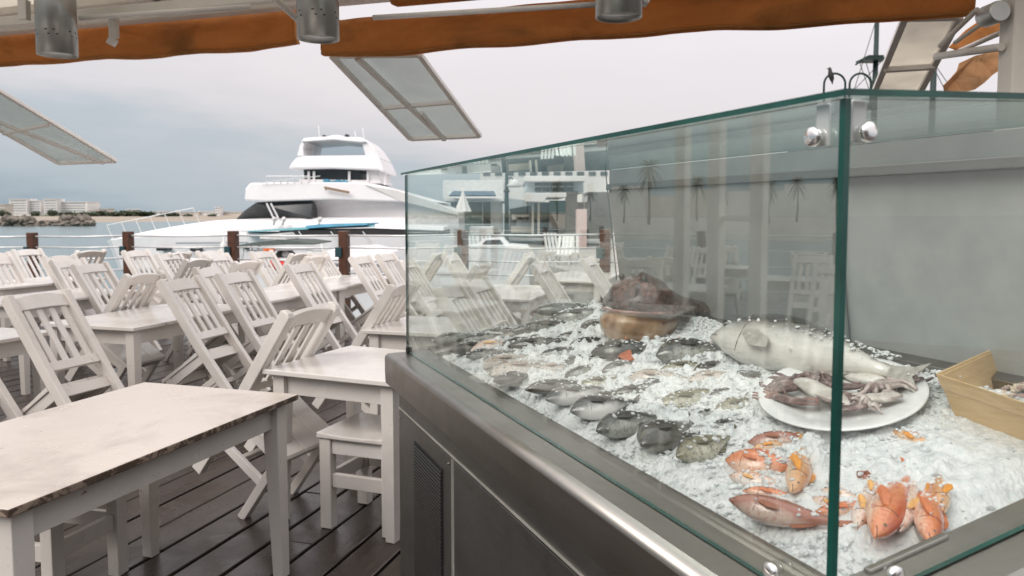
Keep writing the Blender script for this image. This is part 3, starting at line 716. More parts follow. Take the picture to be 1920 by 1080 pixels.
def fish(label, head, tail, kind, hf=.30, wf=.16, dorsal=1, lift=.25, bend=0, icy=.4, group=None, name='fish', fins='tdpa', roll=20, pitch=0, cat='fish', sink=.07):
    roll = roll*dorsal; hf *= random.uniform(.9, 1.05); bend = bend + random.uniform(-.03, .03)
    hp, tp = bed(*head), bed(*tail)
    for _ in range(3):
        rise = wf*(hp - tp).length*lift; hp, tp = bed(*head, rise), bed(*tail, rise)
    if sink: tp = tp - BEDN*(hp - tp).length*sink
    X = (hp - tp); L = X.length; X.normalize()
    Nn = (BEDN - X*BEDN.dot(X)).normalized()
    Y = Nn.cross(X)
    if Y.y*dorsal < 0: Y = -Y
    zs = 1 if X.cross(Y).dot(Nn) > 0 else -1
    Zl = X.cross(Y)
    M = Matrix((X, Y, Zl)).transposed().to_4x4()
    if roll or pitch: M = M @ Matrix.Rotation(R(roll)*zs, 4, 'X') @ Matrix.Rotation(R(-pitch)*zs, 4, 'Y')
    hm, wm = hf*L/2, wf*L/2
    M.translation = (hp + tp)/2
    hp, tp = hp - Nn*wm*lift*2, tp - Nn*wm*lift*2
    root = empty(name); root.matrix_world = M; tag(root, label, cat, group)
    body_end = .80
    def pt(t, ang):
        h, wd = interp(PROF, t)*hm, (interp(PROF, t)**.85)*wm
        c, s_ = math.cos(ang), math.sin(ang)
        y = h*c*(1.0 if c > 0 else 1.04); z_ = wd*s_
        x = L*(.5 - t*body_end); yb = bend*L*((t-.4)**2)*4 - (.10*hm if t < .1 else 0)*(1 - t/.1 if t < .1 else 0)
        return Vector((x, y + yb, z_))
    mb = MB(); T = [0, .012, .03, .055, .09, .13, .18, .24, .30, .37, .45, .53, .61, .69, .77, .85, .93, 1]
    mb.loft([[pt(t, 2*math.pi*k/18) for k in range(18)] for t in T]); mb.build('body', FM[kind], root)
    def side(t, f, up=1.0):            # point on the upper flank, f: -1 belly .. 1 back
        h = interp(PROF, t)*hm; wd = (interp(PROF, t)**.85)*wm; y = f*h
        z_ = wd*math.sqrt(max(0, 1 - f*f*.92))*up
        return pt(t, 0)*0 + Vector((L*(.5 - t*body_end), y + bend*L*((t-.4)**2)*4, z_*zs))
    if 't' in fins:
        mb = MB(); x0 = L*(.5-body_end)+.006*L; hb = .20*hm; ts = .55 if L > .5 else 1; yb = bend*L*.36*4
        pts = [(x0, hb), (x0-.05*L, hb*1.3), (x0-.13*L*ts, hm*.55*ts), (x0-.205*L*ts, hm*.92*ts), (x0-.185*L*ts, hm*.5*ts), (x0-.14*L*ts, 0), (x0-.185*L*ts, -hm*.5*ts), (x0-.205*L*ts, -hm*.92*ts), (x0-.13*L*ts, -hm*.55*ts), (x0-.05*L, -hb*1.3), (x0, -hb)]
        wob = [random.uniform(-.1, .1)*wm for _ in pts]
        mb.prism([Vector((x, y+yb, -.0012 + w_)) for (x, y), w_ in zip(pts, wob)], Vector((0, 0, .0024))); mb.build('tail_fin', FIN[kind], root)
    if 'd' in fins:
        mb = MB(); n_ = 9; lo, hi = [], []
        for k in range(n_):
            t = .27 + .46*k/(n_-1); q = pt(t, 0); lo.append(q*1.0 - Vector((0, hm*.06, 0)))
            hi.append(q + Vector((-.02*L, hm*(.34 - .18*k/(n_-1))*(1 if k % 2 == 0 else .82)*(0.3 if k == 0 else 1), 0)))
        mb.prism([v - Vector((0, 0, .001)) for v in lo + hi[::-1]], Vector((0, 0, .002))); mb.build('dorsal_fin', FIN[kind], root)
    if 'a' in fins:
        mb = MB(); lo = [pt(t, math.pi) + Vector((0, hm*.05, 0)) for t in (.58, .66, .74, .80)]; hi = [pt(t+.03, math.pi) - Vector((0, hm*f, 0)) for t, f in ((.60, .25), (.68, .22), (.75, .14), (.80, .05))]
        mb.prism([v - Vector((0, 0, .001)) for v in lo + hi[::-1]], Vector((0, 0, .002))); mb.build('anal_fin', FIN[kind], root)
    if 'p' in fins:
        mb = MB(); b0 = side(.29, -.18, 1.01); ex = Vector((-1, -.35, .12*zs)).normalized()*L*.17; ey = Vector((-.2, 1, 0))*L*.028
        mb.prism([b0 - ey*.4, b0 + ex*.5 - ey*1.3 + Vector((0, 0, zs*.003)), b0 + ex - ey*.3, b0 + ex*.9 + ey*.9, b0 + ex*.45 + ey*1.1 + Vector((0, 0, zs*.002)), b0 + ey*.5], Vector((0, 0, .0018*zs))); mb.build('pectoral_fin', FIN[kind], root)
    if L > .05:
        ec = side(.115, .30, .97); er = max(.0016, .050*hm + .004*L)
        eo = MB(); eo.loft([[ec + Vector((er*r_*math.cos(k*math.pi/8), er*r_*math.sin(k*math.pi/8), zs*(h_*er))) for k in range(16)] for r_, h_ in ((1.35, -.3), (1.35, .05), (1.1, .2), (.05, .22))])
        eo = eo.build('eye', MAT['eyering'], root)
        pu = MB(); pu.loft([[ec + Vector((er*r_*math.cos(k*math.pi/8), er*r_*math.sin(k*math.pi/8), zs*(h_*er))) for k in range(16)] for r_, h_ in ((.82, .15), (.80, .30), (.5, .48), (.04, .55))]); pu.build('pupil', MAT['eye'], eo)
        mb = MB(); mb.tube([side(.245 + .03*(1-(f*f)), f, 1.0) for f in (-.85, -.6, -.3, 0, .3, .55, .7)], .0003 + .0011*L, 5); mb.build('gill', MAT['gill'], root)
        mb = MB(); mb.tube([side(.004, -.15, 1.0), side(.045, -.34, 1.02), side(.075, -.42, 1.02)], .0004 + .0016*L, 5); mb.build('mouth', MAT['gill'], root)
    fish_at.append((hp, tp, hm, wm, Nn, lift, icy, Y))
    return root

RG, BG = 'red mullets on the ice', 'dark sea bream half buried in the ice'
fish('red mullet lying left of the glass corner, rosy cheek, largest of the left group', (1360, 862), (1535, 868), 'red', .40, .26, 1, .34, 0, .9, RG, 'red_mullet')
fish('dark red mullet behind the rosy one, only its brown back showing above the ice', (1402, 828), (1560, 806), 'redbrown', .26, .2, 1, .30, .02, .5, RG, 'red_mullet')
fish('orange mullet with tail raised beside the glass corner edge', (1488, 925), (1516, 800), 'orange', .165, .14, -1, .55, 0, .2, RG, 'red_mullet')
fish('pale mullet with yellow orange fin below the rosy red mullet', (1366, 893), (1500, 906), 'pale', .24, .2, 1, .25, 0, .5, RG, 'red_mullet')
fish('long brown red mullet with red and white head, lowest of the left group', (1366, 938), (1625, 985), 'redbrown', .23, .20, 1, .40, .01, .15, RG, 'red_mullet')
fish('small mullet behind the lowest long one, mostly under ice', (1520, 935), (1640, 965), 'pale', .26, .2, 1, .12, 0, .9, RG, 'red_mullet')
fish('salmon red mullet pointing head down, leftmost of the three beside one another', (1640, 1008), (1708, 846), 'red', .20, .15, -1, .60, .02, .06, RG, 'red_mullet')
fish('white bellied mullet between two red ones, head down near the end rim', (1686, 996), (1724, 862), 'pale', .15, .13, 1, .50, 0, .06, RG, 'red_mullet')
fish('red mullet with dark eye showing, rightmost of the three pointing down', (1744, 1018), (1736, 868), 'red', .17, .14, -1, .50, 0, .12, RG, 'red_mullet')
fish('mullet buried in ice with only its orange tail out towards the right', (1672, 808), (1806, 848), 'orange', .22, .16, 1, .05, 0, 1.6, RG, 'red_mullet')
fish('small reddish mullet scrap behind the three head down mullets', (1606, 885), (1668, 922), 'redbrown', .34, .24, -1, .20, 0, .7, RG, 'red_mullet')

fish('black backed white bellied bream with clear gill line, nearest the middle of the front rim', (1068, 770), (1215, 738), 'twotone', .40, .24, 1, .32, 0, .35, BG, 'sea_bream')
fish('dark bream with pale speckled belly, front row second from the left', (1116, 806), (1262, 762), 'black', .34, .24, 1, .34, 0, .4, BG, 'sea_bream')
fish('blackest bream with blunt head pointing down left, front row middle', (1198, 832), (1312, 776), 'dark', .46, .28, 1, .34, 0, .45, BG, 'sea_bream')
fish('olive bream with a yellow stripe, front row nearest the red mullets', (1268, 856), (1398, 800), 'olive', .36, .24, 1, .32, 0, .6, BG, 'sea_bream')
fish('small dark bream between the blackest and the olive one', (1264, 838), (1340, 788), 'dark', .26, .2, 1, .16, 0, 1.0, BG, 'sea_bream')
fish('dark bream in the second row, left of the plate, nose towards the rim', (1232, 762), (1390, 712), 'olive', .27, .2, 1, .26, 0, .9, BG, 'sea_bream')
fish('grey green bream just left of the squid plate', (1338, 772), (1450, 728), 'olive', .30, .2, 1, .2, 0, .9, BG, 'sea_bream')
fish('thin dark bream at the left front with only its back out of the ice', (984, 730), (1120, 704), 'dark', .22, .18, 1, .26, 0, .5, BG, 'sea_bream')
fish('white bellied grey bream beside the thin dark one at the left front', (1022, 748), (1170, 712), 'twotone', .28, .2, 1, .26, 0, .6, BG, 'sea_bream')
fish('brownish bream with dark nose behind the black backed one', (1178, 706), (1322, 700), 'beige', .28, .2, 1, .26, 0, .5, BG, 'sea_bream')
fish('small brown tail half sunk between the plate and the red mullets', (1340, 818), (1440, 792), 'olive', .28, .16, 1, .10, 0, .9, BG, 'sea_bream')
fish('pinkish beige fish under thin ice near the front left corner', (918, 702), (1065, 664), 'beige', .34, .2, 1, .22, 0, .8, BG, 'sea_bream')
fish('beige fish behind the pinkish one near the front left corner', (905, 690), (1010, 652), 'beige', .30, .2, 1, .18, 0, .9, BG, 'sea_bream')
fish('pale red and white fish in the back row at the left end of the ice', (880, 656), (985, 630), 'pale', .26, .2, 1, .26, 0, .5, BG, 'sea_bream')
fish('dark bream in the row of dark backs, nearest the left end', (948, 652), (1108, 624), 'dark', .20, .18, 1, .26, 0, .7, BG, 'sea_bream')
fish('dark bream at the far left corner of the ice', (812, 640), (905, 618), 'black', .26, .2, 1, .24, 0, .7, BG, 'sea_bream')
fish('long dark fish in the upper row left of the monkfish, nearer one', (960, 622), (1150, 594), 'dark', .18, .18, 1, .3, 0, .7, 'long dark fish in the back rows')
fish('long dark fish in the upper row left of the monkfish, farther one', (1030, 600), (1200, 570), 'black', .20, .2, 1, .3, 0, .6, 'long dark fish in the back rows')
fish('dark fish beside the glass back panel, left of the monkfish', (1000, 584), (1130, 560), 'dark', .22, .18, 1, .2, 0, .7, 'long dark fish in the back rows')
fish('dark fish with reddish mouth and orange fin, left of the two in the middle', (1108, 662), (1260, 636), 'dark', .34, .26, 1, .42, 0, .5, 'two dark gurnards in the middle', 'gurnard')
fish('dark fish with long pink fin, right of the two in the middle', (1228, 664), (1400, 640), 'black', .36, .26, 1, .42, 0, .45, 'two dark gurnards in the middle', 'gurnard')

SG = 'small silver and dark fish packed in rows on the left ice'
_rows = [(842, 652, 'dark', 'by the far front corner, nearest the glass clamp'), (905, 668, 'twotone', 'second from the far front corner'), (868, 632, 'black', 'behind the far front corner under the chair reflection'),
 (1000, 690, 'beige', 'behind the thin dark bream at the front left'), (1052, 678, 'dark', 'left of the reddish gurnards, low row'), (1012, 660, 'black', 'in the middle left row, nose to the left'), (1085, 716, 'olive', 'between the white bellied bream and the gurnards'),
 (1128, 690, 'twotone', 'below the left gurnard'), (1068, 640, 'dark', 'just left of the left gurnard, upper row'), (900, 622, 'dark', 'in the upper left row near the glass chairs'), (1150, 732, 'dark', 'behind the black backed bream'),
 (1290, 706, 'beige', 'left of the plate in the third row'), (1330, 736, 'black', 'tucked against the left rim of the plate'), (1235, 690, 'olive', 'below the right gurnard'), (1086, 612, 'black', 'in the top row under the tipped chairs'), (1150, 590, 'dark', 'under the monkfish lower jaw, left side')]
for px, py, kd, where in _rows:
    w_ = 96 + random.uniform(-12, 26); fish('small %s fish %s' % ({'dark': 'dark', 'twotone': 'black and white', 'black': 'black', 'beige': 'beige', 'olive': 'olive'}[kd], where), (px, py + 6), (px + w_, py - 14 - random.uniform(0, 10)), kd, random.uniform(.22, .32), .18, 1, random.uniform(.22, .34), 0, random.uniform(.5, 1.1), SG, 'small_fish')
fish('pink mullet lying behind the glass corner edge, half under ice', (1538, 918), (1652, 938), 'pale', .26, .2, 1, .25, 0, .6, RG, 'red_mullet')
fish('slim red mullet above the long brown one, left of the glass corner edge', (1392, 918), (1540, 930), 'red', .18, .16, 1, .25, 0, .7, RG, 'red_mullet')
fish('small pinkish mullet tucked behind the three head down mullets', (1622, 950), (1662, 866), 'pale', .22, .18, -1, .28, 0, .5, RG, 'red_mullet')

_spots = ('at the left end beside the glass', 'under the tipped chairs seen through the glass', 'in the middle of the left rows', 'close to the front steel edge', 'just below the gurnards', 'left of the squid plate')
for k, (px, py, kd) in enumerate(((872, 662, 'black'), (934, 640, 'dark'), (960, 676, 'black'), (925, 712, 'dark'), (975, 640, 'twotone'), (1040, 622, 'dark'), (1010, 606, 'black'), (1100, 664, 'black'), (1150, 668, 'dark'), (1060, 698, 'black'),
        (1110, 738, 'dark'), (1190, 748, 'black'), (1265, 734, 'dark'), (1200, 724, 'twotone'), (1300, 770, 'black'), (1395, 742, 'dark'), (1180, 660, 'black'), (1300, 690, 'dark'), (1380, 716, 'twotone'), (1160, 790, 'dark'), (1330, 800, 'black'), (1130, 624, 'dark'))):
    w_ = random.uniform(66, 108)
    reg = 0 if px < 940 else 1 if py < 645 else 4 if py < 675 and px > 1090 else 5 if px > 1290 else 3 if py > 725 or px < 1000 else 2
    fish('little dark fish mostly under ice, ' + _spots[reg], (px, py + random.uniform(2, 12)), (px + w_, py - random.uniform(4, 34)), kd, random.uniform(.20, .30), .18, 1, random.uniform(.16, .30), random.uniform(-.05, .05), random.uniform(.6, 1.2), 'little dark fish scattered in the ice', 'small_fish', roll=random.uniform(5, 34))
fish('bright orange mullet curved above the rosy red one, by the plate edge', (1408, 846), (1500, 812), 'orange', .24, .18, 1, .34, .05, .4, RG, 'red_mullet')
fish('orange tailed mullet lying across the glass corner edge, lower one', (1530, 962), (1668, 930), 'red', .20, .16, 1, .36, .03, .4, RG, 'red_mullet')
fish('slender pale mullet left of the three head down mullets', (1604, 992), (1650, 880), 'pale', .17, .15, -1, .42, .02, .3, RG, 'red_mullet')
fish('orange mullet behind the white bellied one, head towards the basket', (1765, 960), (1752, 852), 'orange', .18, .15, 1, .34, 0, .5, RG, 'red_mullet')
MAT['gurn'] = simple('gurnard_pink_fin', (.60, .20, .11), .35, 0, .35, 25)
def fan(root, base, tip0, tip1, hb, ht):
    wl = root.matrix_world.inverted(); mb = MB(); b_ = bed(*base) + BEDN*hb; q = [b_]
    for k in range(9):
        u = k/8; px = tip0[0] + (tip1[0]-tip0[0])*u; py = tip0[1] + (tip1[1]-tip0[1])*u + 5*math.sin(math.pi*u)
        q.append(bed(px, py) + BEDN*(ht + .004*(k % 2)))
    c = wl.to_3x3() @ (BEDN*.0025); mb.prism([wl @ p for p in q], c); mb.build('spread_fin', MAT['gurn'], root)
fan(bpy.data.objects['gurnard'], (1176, 650), (1160, 678), (1190, 682), .034, .012)
fan(bpy.data.objects['gurnard.001'], (1276, 652), (1266, 674), (1290, 676), .034, .012)
fan(bpy.data.objects['gurnard.001'], (1312, 668), (1352, 646), (1358, 652), .028, .020)
fish('big silver fish with pale belly and grey back lying along the rear panel', (1340, 622), (1800, 698), 'silver', .225, .17, 1, .55, .0, .30, None, 'silver_fish', 'tpa', roll=40, sink=0)
sf = bpy.data.objects['silver_fish']
MAT['gold'] = simple('yellow_cheek', (.50, .36, .07), .3, 0, .3, 40)
_wl = sf.matrix_world.inverted(); _b = [c for c in sf.children if c.name.startswith('body')][0]
mb = MB(); L_ = .66; up_ = 1 if (sf.matrix_world.to_3x3() @ Z).z > 0 else -1
mb.loft([[Vector((L_*.385 + .030*r_*math.cos(k*math.pi/8), .006 + .012*r_*math.sin(k*math.pi/8), up_*(.0300 + .005*h_))) for k in range(16)] for r_, h_ in ((1, -1), (.9, .4), (.05, .7))]); mb.build('yellow_cheek', MAT['gold'], sf)

# monkfish: broad flat head, gaping mouth, pale lower jaw, body running back under the ice
hp = bed(1188, 574, .045); tp = bed(1420, 590, .03)
X = Vector((-.86, -.50, 0)); Nn = Z.copy(); Y = Nn.cross(X)
M = Matrix((X, Y, Nn)).transposed().to_4x4(); M.translation = K(1.50, .755, ice_smooth(1.60, .70) + .014); M = M @ Matrix.Scale(1.30, 4)
mk = empty('monkfish'); mk.matrix_world = M; tag(mk, 'brown monkfish head with wide mouth and tan lower jaw at the back of the ice', 'fish')
def skin(name, c1, c2, c3, sc_=9):
    m, n, l, p = newmat(name); v = tcoord(n, l); f = noise_(n, l, v, sc_*2.2, 6, .7, .7)
    l.new(ramp_(n, l, f, [(.30, c1), (.52, c2), (.72, c3)]), p.inputs['Base Color']); p.inputs['Roughness'].default_value = .22; p.inputs['Coat Weight'].default_value = .4
    bump_(n, l, p, f, .6, .006); return m
MAT['monk'] = skin('monkfish_skin', (.012, .008, .007), (.055, .024, .018), (.26, .13, .10), 14)
MAT['monkb'] = skin('monkfish_belly', (.16, .075, .035), (.34, .20, .10), (.48, .34, .21))
MAT['lip'] = skin('monkfish_lip', (.10, .035, .028), (.26, .11, .085), (.46, .30, .25))
mb = MB(); rings = []
for t, hw, hh, zc in ((0, .03, .014, .060), (.03, .072, .045, .055), (.08, .092, .076, .050), (.15, .100, .094, .044), (.22, .096, .090, .040), (.30, .080, .054, .040), (.40, .055, .036, .034), (.55, .035, .022, .028), (.72, .014, .01, .02)):
    rings.append([Vector((.17 - t*.55, hw*math.cos(a_), zc + hh*(math.sin(a_) if math.sin(a_) > 0 else .16*math.sin(a_)) + .010*mnoise.noise(Vector((t*18, a_*2.6, 0))) + .006*abs(mnoise.noise(Vector((t*44, a_*6, 3)))))) for a_ in [2*math.pi*k/26 for k in range(26)]])
mb.loft(rings); mb.build('body', MAT['monk'], mk)
mb = MB(); rings = []
for t, hw, hh, zc in ((-.045, .022, .014, .020), (-.01, .056, .044, .018), (.05, .080, .066, .016), (.13, .088, .072, .014), (.24, .074, .060, .014), (.34, .04, .03, .012)):
    rings.append([Vector((.17 - t*.55, hw*math.cos(a_), zc + hh*(.55*math.sin(a_) if math.sin(a_) > 0 else math.sin(a_)) + .004*mnoise.noise(Vector((t*20, a_*3, 9))))) for a_ in [2*math.pi*k/26 for k in range(26)]])
mb.loft(rings); mb.build('lower_jaw', MAT['monkb'], mk)
for zz, ex, nm in ((.049, 0, 'upper_lip'), (.031, .008, 'lower_lip')):
    mb = MB(); mb.tube([Vector((.172 + ex - .55*t_, s_*w_*(.93 if ex == 0 else .78), zz - .01*t_ - (.012 if ex else 0))) for t_, w_, s_ in ((.20, .105, -1), (.12, .103, -1), (.05, .088, -1), (.0, .050, -1), (-.015, 0, 1), (.0, .050, 1), (.05, .088, 1), (.12, .103, 1), (.20, .105, 1))], .0036, 8); mb.build(nm, MAT['lip'], mk)
for s_ in (-1, 1):
    mb = MB(); mb.blob(Vector((.112, s_*.045, .128)), .0085, 2, .02, smooth=True); mb.build('eye', MAT['eye'], mk)

# ------------------------------------------------------------------ the ice surface itself, drifted over tails and flanks
for hp, tp, hm, wm, Nn, lift, icy, Yv in fish_at:
    Lf = (hp - tp).length
    if Lf > .5: continue
    for t, f, k in ((.95, 0, .9), (.80, .1, 1.15), (.66, .55, .9), (.50, .95, .8), (.30, 1.05, .6)):
        if random.random() > .35 + .65*min(1, icy*1.3) and t < .9: continue
        q = hp + (tp - hp)*t + Yv*hm*(f + random.uniform(-.25, .25)); b_, a_ = ba(q)
        DRIFTS.append((b_, a_, random.uniform(.014, .024), (wm*lift*2 + wm*.9)*k*min(1, .45 + icy*.6)*random.uniform(.75, 1.1)))
def ice_full(b, a):
    h = ice_smooth(b, a); top = 0
    for b0, a0, s0, h0 in DRIFTS:
        db, da = b - b0, a - a0
        if -.06 < db < .06 and -.06 < da < .06: top = max(top, h0*math.exp(-(db*db + da*da)/(s0*s0)))
    return h + top
NB, NA = 360, 150
mb = MB(); grid = []
for i in range(NB+1):
    row = []
    for j in range(NA+1):
        b_ = IB0 + (IB1-IB0)*i/NB; a_ = IA0 + (IA1-IA0)*j/NA
        k = .25 + .75*min(1, slush(b_, a_))
        v = Vector((b_*70, a_*70, .5))
        h = ice_full(b_, a_) + k*(.0050*mnoise.noise(v) + .0046*abs(mnoise.noise(v*2.1)) + .011*mnoise.noise(v*.36) + random.uniform(-.0014, .0018))
        row.append(mb.bm.verts.new(K(b_ + random.uniform(-.0014, .0014), a_ + random.uniform(-.0014, .0014), h)))
    grid.append(row)
for i in range(NB):
    for j in range(NA): mb.bm.faces.new((grid[i][j], grid[i+1][j], grid[i+1][j+1], grid[i][j+1]))
# skirt so the bed has depth
for lst in ([r[0] for r in grid], [r[-1] for r in grid], grid[0], grid[-1]):
    low = [mb.bm.verts.new(v.co - Z*.05) for v in lst]
    for k in range(len(lst)-1): mb.bm.faces.new((lst[k], lst[k+1], low[k+1], low[k]))
ICE = mb                               # chunks are added below, with the fish

# ------------------------------------------------------------------ plate of squid and cuttlefish
pc = bed(1578, 752); prx = (bed(1738, 750) - bed(1420, 750)).length/2; pry = (bed(1578, 696) - bed(1578, 804)).length/2
PX = (bed(1738, 750) - bed(1420, 750)).normalized(); PY = BEDN.cross(PX).normalized(); PX = PY.cross(BEDN)
PM = Matrix((PX, PY, BEDN)).transposed().to_4x4(); PM.translation = pc + BEDN*.006
mb = MB(); mb.lathe([(.001, .002), (.60, .002), (.66, .004), (.74, .011), (.97, .020), (1.0, .0215), (.99, .0245), (.95, .0235), (.72, .0145), (.62, .0075), (.001, .006)], seg=56, sx=prx, sy=pry)
pl = mb.build('plate', MAT['plate']); pl.matrix_world = PM; tag(pl, 'white oval plate of squid set on the ice by the glass corner', 'plate')
MAT['sq'] = skin('squid_mantle', (.14, .09, .085), (.44, .36, .33), (.66, .60, .55), 9)
MAT['sqd'] = skin('dark_squid_skin', (.045, .025, .024), (.16, .095, .088), (.46, .36, .33), 12)
MAT['sqw'] = skin('white_cuttlefish', (.34, .28, .25), (.62, .58, .52), (.74, .71, .66), 7)
def squid(label, px0, px1, wd, matm, matt, up, name='squid', arms=6):
    p0, p1 = bed(*px0) + BEDN*up, bed(*px1) + BEDN*up
    X = (p1 - p0); L = X.length; X.normalize(); Nn = (BEDN - X*BEDN.dot(X)).normalized(); Y = Nn.cross(X)
    M = Matrix((X, Y, Nn)).transposed().to_4x4(); M.translation = p0
    r = empty(name); r.matrix_world = M; tag(r, label, 'squid', 'squid and cuttlefish on the plate')
    mb = MB(); rings = []
    for t, k in ((0, .05), (.06, .35), (.18, .68), (.38, .95), (.58, 1), (.8, .92), (.95, .75), (1.0, .60)):
        rings.append([Vector((t*L, wd*k*math.cos(a_)*(1+.06*mnoise.noise(Vector((t*6, a_*2, L*50)))), .40*wd*k*math.sin(a_) + .06*wd*math.sin(t*9))) for a_ in [2*math.pi*i/20 for i in range(20)]])
    mb.loft(rings); mb.build('mantle', matm, r)
    for s_ in (-1, 1):
        mb = MB(); mb.prism([Vector((.04*L, s_*wd*.2, 0)), Vector((.16*L, s_*wd*1.25, .004)), Vector((.34*L, s_*wd*1.2, .003)), Vector((.46*L, s_*wd*.85, 0))], Vector((0, 0, .003))); mb.build('fin', matt, r)
    for k in range(arms):
        f = (k/(arms-1) - .5)*1.5; pts = []; ph = random.uniform(0, 6); ln = random.uniform(.25, .45)*L
        for j in range(8):
            u = j/7; pts.append(Vector((L + u*ln*math.cos(f*1.2*u+f*.3), f*wd*.8 + u*ln*math.sin(f*1.1) + .25*wd*math.sin(ph + u*5)*u, .006*math.sin(u*6+ph)-.004*u)))
        mb = MB(); mb.tube(pts, [.30*wd*(1-.65*j/7) for j in range(8)], 8); mb.build('tentacle', matt, r)
squid('cream squid body pointing down right, left on the plate', (1596, 786), (1500, 736), .027, MAT['sqw'], MAT['sqd'], .030)
squid('dark purple squid with short arms at the left rim of the plate', (1545, 722), (1462, 744), .024, MAT['sqd'], MAT['sqd'], .026)
squid('brownish pink squid arms curling along the front left of the plate', (1540, 782), (1452, 764), .017, MAT['sqd'], MAT['lip'], .026, arms=7)
squid('broad white cuttlefish lying across the middle of the plate', (1572, 716), (1652, 748), .030, MAT['sqw'], MAT['sq'], .038)
squid('grey squid with pointed tail at the back right of the plate', (1640, 704), (1692, 736), .022, MAT['sq'], MAT['sqd'], .036)
squid('dark squid tip sticking out towards the right of the plate', (1722, 722), (1672, 744), .014, MAT['sqd'], MAT['sq'], .032)
squid('pale cuttlefish curled at the front right of the plate', (1694, 766), (1624, 774), .022, MAT['sqw'], MAT['sq'], .030)
squid('brown squid lying along the back rim of the plate behind the corner edge', (1512, 712), (1590, 714), .018, MAT['sqd'], MAT['sqd'], .026)

squid('mottled squid body in the back middle of the plate, partly under the white cuttlefish', (1600, 706), (1540, 728), .022, MAT['sq'], MAT['sqd'], .030)
squid('dark squid folded at the centre of the plate under the cream one', (1618, 756), (1560, 748), .018, MAT['sqd'], MAT['sqd'], .034)
squid('mottled squid with curled arms at the centre right of the plate', (1700, 748), (1640, 756), .018, MAT['sq'], MAT['sqd'], .036, arms=7)
squid('brown squid piece along the front edge of the plate', (1560, 792), (1628, 782), .015, MAT['sqd'], MAT['sq'], .026)
squid('small dark squid between the left rim and the purple one', (1500, 752), (1452, 750), .013, MAT['sqd'], MAT['sqd'], .026)

# ------------------------------------------------------------------ veneer basket of small shellfish
t0 = bed(1783, 782); base_z = t0.z
def lvl(px, py, h):                    # h above the bed near the basket
    z = base_z + h
    for _ in range(8):
        p = G(px, py, z); z = base_z + h + .165*(ba(p)[1] - ba(t0)[1])
    return G(px, py, z)
k0, k1, k2 = lvl(1757, 703, .085), lvl(1896, 641, .085), lvl(1920, 757, .085)
ex = (k1 - k0); ey = (k2 - k0).normalized()*.34; up = BEDN
bk = empty('veneer_basket', k0 - up*.085); tag(bk, 'pale wooden veneer basket at the right edge, holding small shellfish', 'basket')
iu = lambda u, v, h, ins: k0 + ex*u + ey*v - up*(.085-h) + (ex.normalized()*ins*(1 if u < .5 else -1)) + (ey.normalized()*ins*(1 if v < .5 else -1))
cs = [(0, 0), (1, 0), (1, 1), (0, 1)]
for i in range(4):
    (u0, v0), (u1, v1) = cs[i], cs[(i+1) % 4]
    mb = MB(); mb.hexa([iu(u0, v0, .002, .026), iu(u1, v1, .002, .026), iu(u1, v1, .002, .029), iu(u0, v0, .002, .029), iu(u0, v0, .083, .002), iu(u1, v1, .083, .002), iu(u1, v1, .083, .005), iu(u0, v0, .083, .005)])
    mb.build('side_wall', MAT['veneer'], bk, ws=True)
    mb = MB(); mb.hexa([iu(u0, v0, .058, .0065), iu(u1, v1, .058, .0065), iu(u1, v1, .058, .0095), iu(u0, v0, .058, .0095), iu(u0, v0, .088, -.003), iu(u1, v1, .088, -.003), iu(u1, v1, .088, .0015), iu(u0, v0, .088, .0015)])
    mb.build('rim_band', MAT['veneer'], bk, ws=True, bevel=.001)
mb = MB(); mb.prism([iu(u, v, .0022, .027) for u, v in cs], up*.003); mb.build('basket_floor', MAT['veneer'], bk, ws=True)
mb = MB()
for _ in range(330):
    u, v = random.uniform(.22, .95), random.uniform(.16, .95)
    hgt = .022 + .066*sm(1 - abs(v-.6)/.5, 0, 1)*sm(1-abs(u-.55)/.5, 0, 1)*random.uniform(.75, 1.0)
    mb.blob(iu(u, v, hgt, 0), random.uniform(.005, .009), 1, .35, random.choice((0, 0, 1)), (1, .7, .6))
sh = mb.build('shellfish_pile', [simple('pale_shell', (.62, .52, .42), .4, 0, .25, 60), simple('mauve_shell', (.38, .27, .25), .4, 0, .3, 60)])
tag(sh, 'heap of small pale shellfish inside the wooden basket', 'shellfish', kind='stuff')

# ------------------------------------------------------------------ ice chunks, also on the fish
_b = bmesh.new(); bmesh.ops.create_icosphere(_b, subdivisions=1, radius=1)
ICO_V = [v.co.copy() for v in _b.verts]; ICO_F = [[v.index for v in f.verts] for f in _b.faces]; _b.free()
CV, CF = [], []                        # chunk vertices and faces
def chunk(p, r, lv=None, lf=None, sc3=None, jit=.45, mi=None, ml=None):
    lv = CV if lv is None else lv; lf = CF if lf is None else lf
    sx, sy, sz = sc3 or (1, random.uniform(.6, 1), random.uniform(.5, .9))
    q = Matrix.Rotation(random.uniform(0, 6.28), 3, Vector((random.uniform(-1, 1), random.uniform(-1, 1), random.uniform(-1, 1))).normalized())
    k0_ = len(lv)
    for v in ICO_V:
        w_ = q @ (v * (1 + random.uniform(-jit, jit))); lv.append((p.x + w_.x*sx*r, p.y + w_.y*sy*r, p.z + w_.z*sz*r))
    for f in ICO_F:
        lf.append([i + k0_ for i in f])
        if ml is not None: ml.append(mi)
for _ in range(9500):
    b_ = IB0 + .01 + (IB1 - IB0 - .02)*random.random()**1.25; a_ = random.uniform(IA0+.008, IA1-.005)
    if random.random() > slush(b_, a_) + .04: continue
    p = K(b_, a_, ice_full(b_, a_) + random.uniform(-.001, .004))
    q = PM.inverted() @ p
    if (q.x/prx)**2 + (q.y/pry)**2 < 1.02: continue
    chunk(p, random.choice((.0022, .0028, .0036, .0050, .0075)))
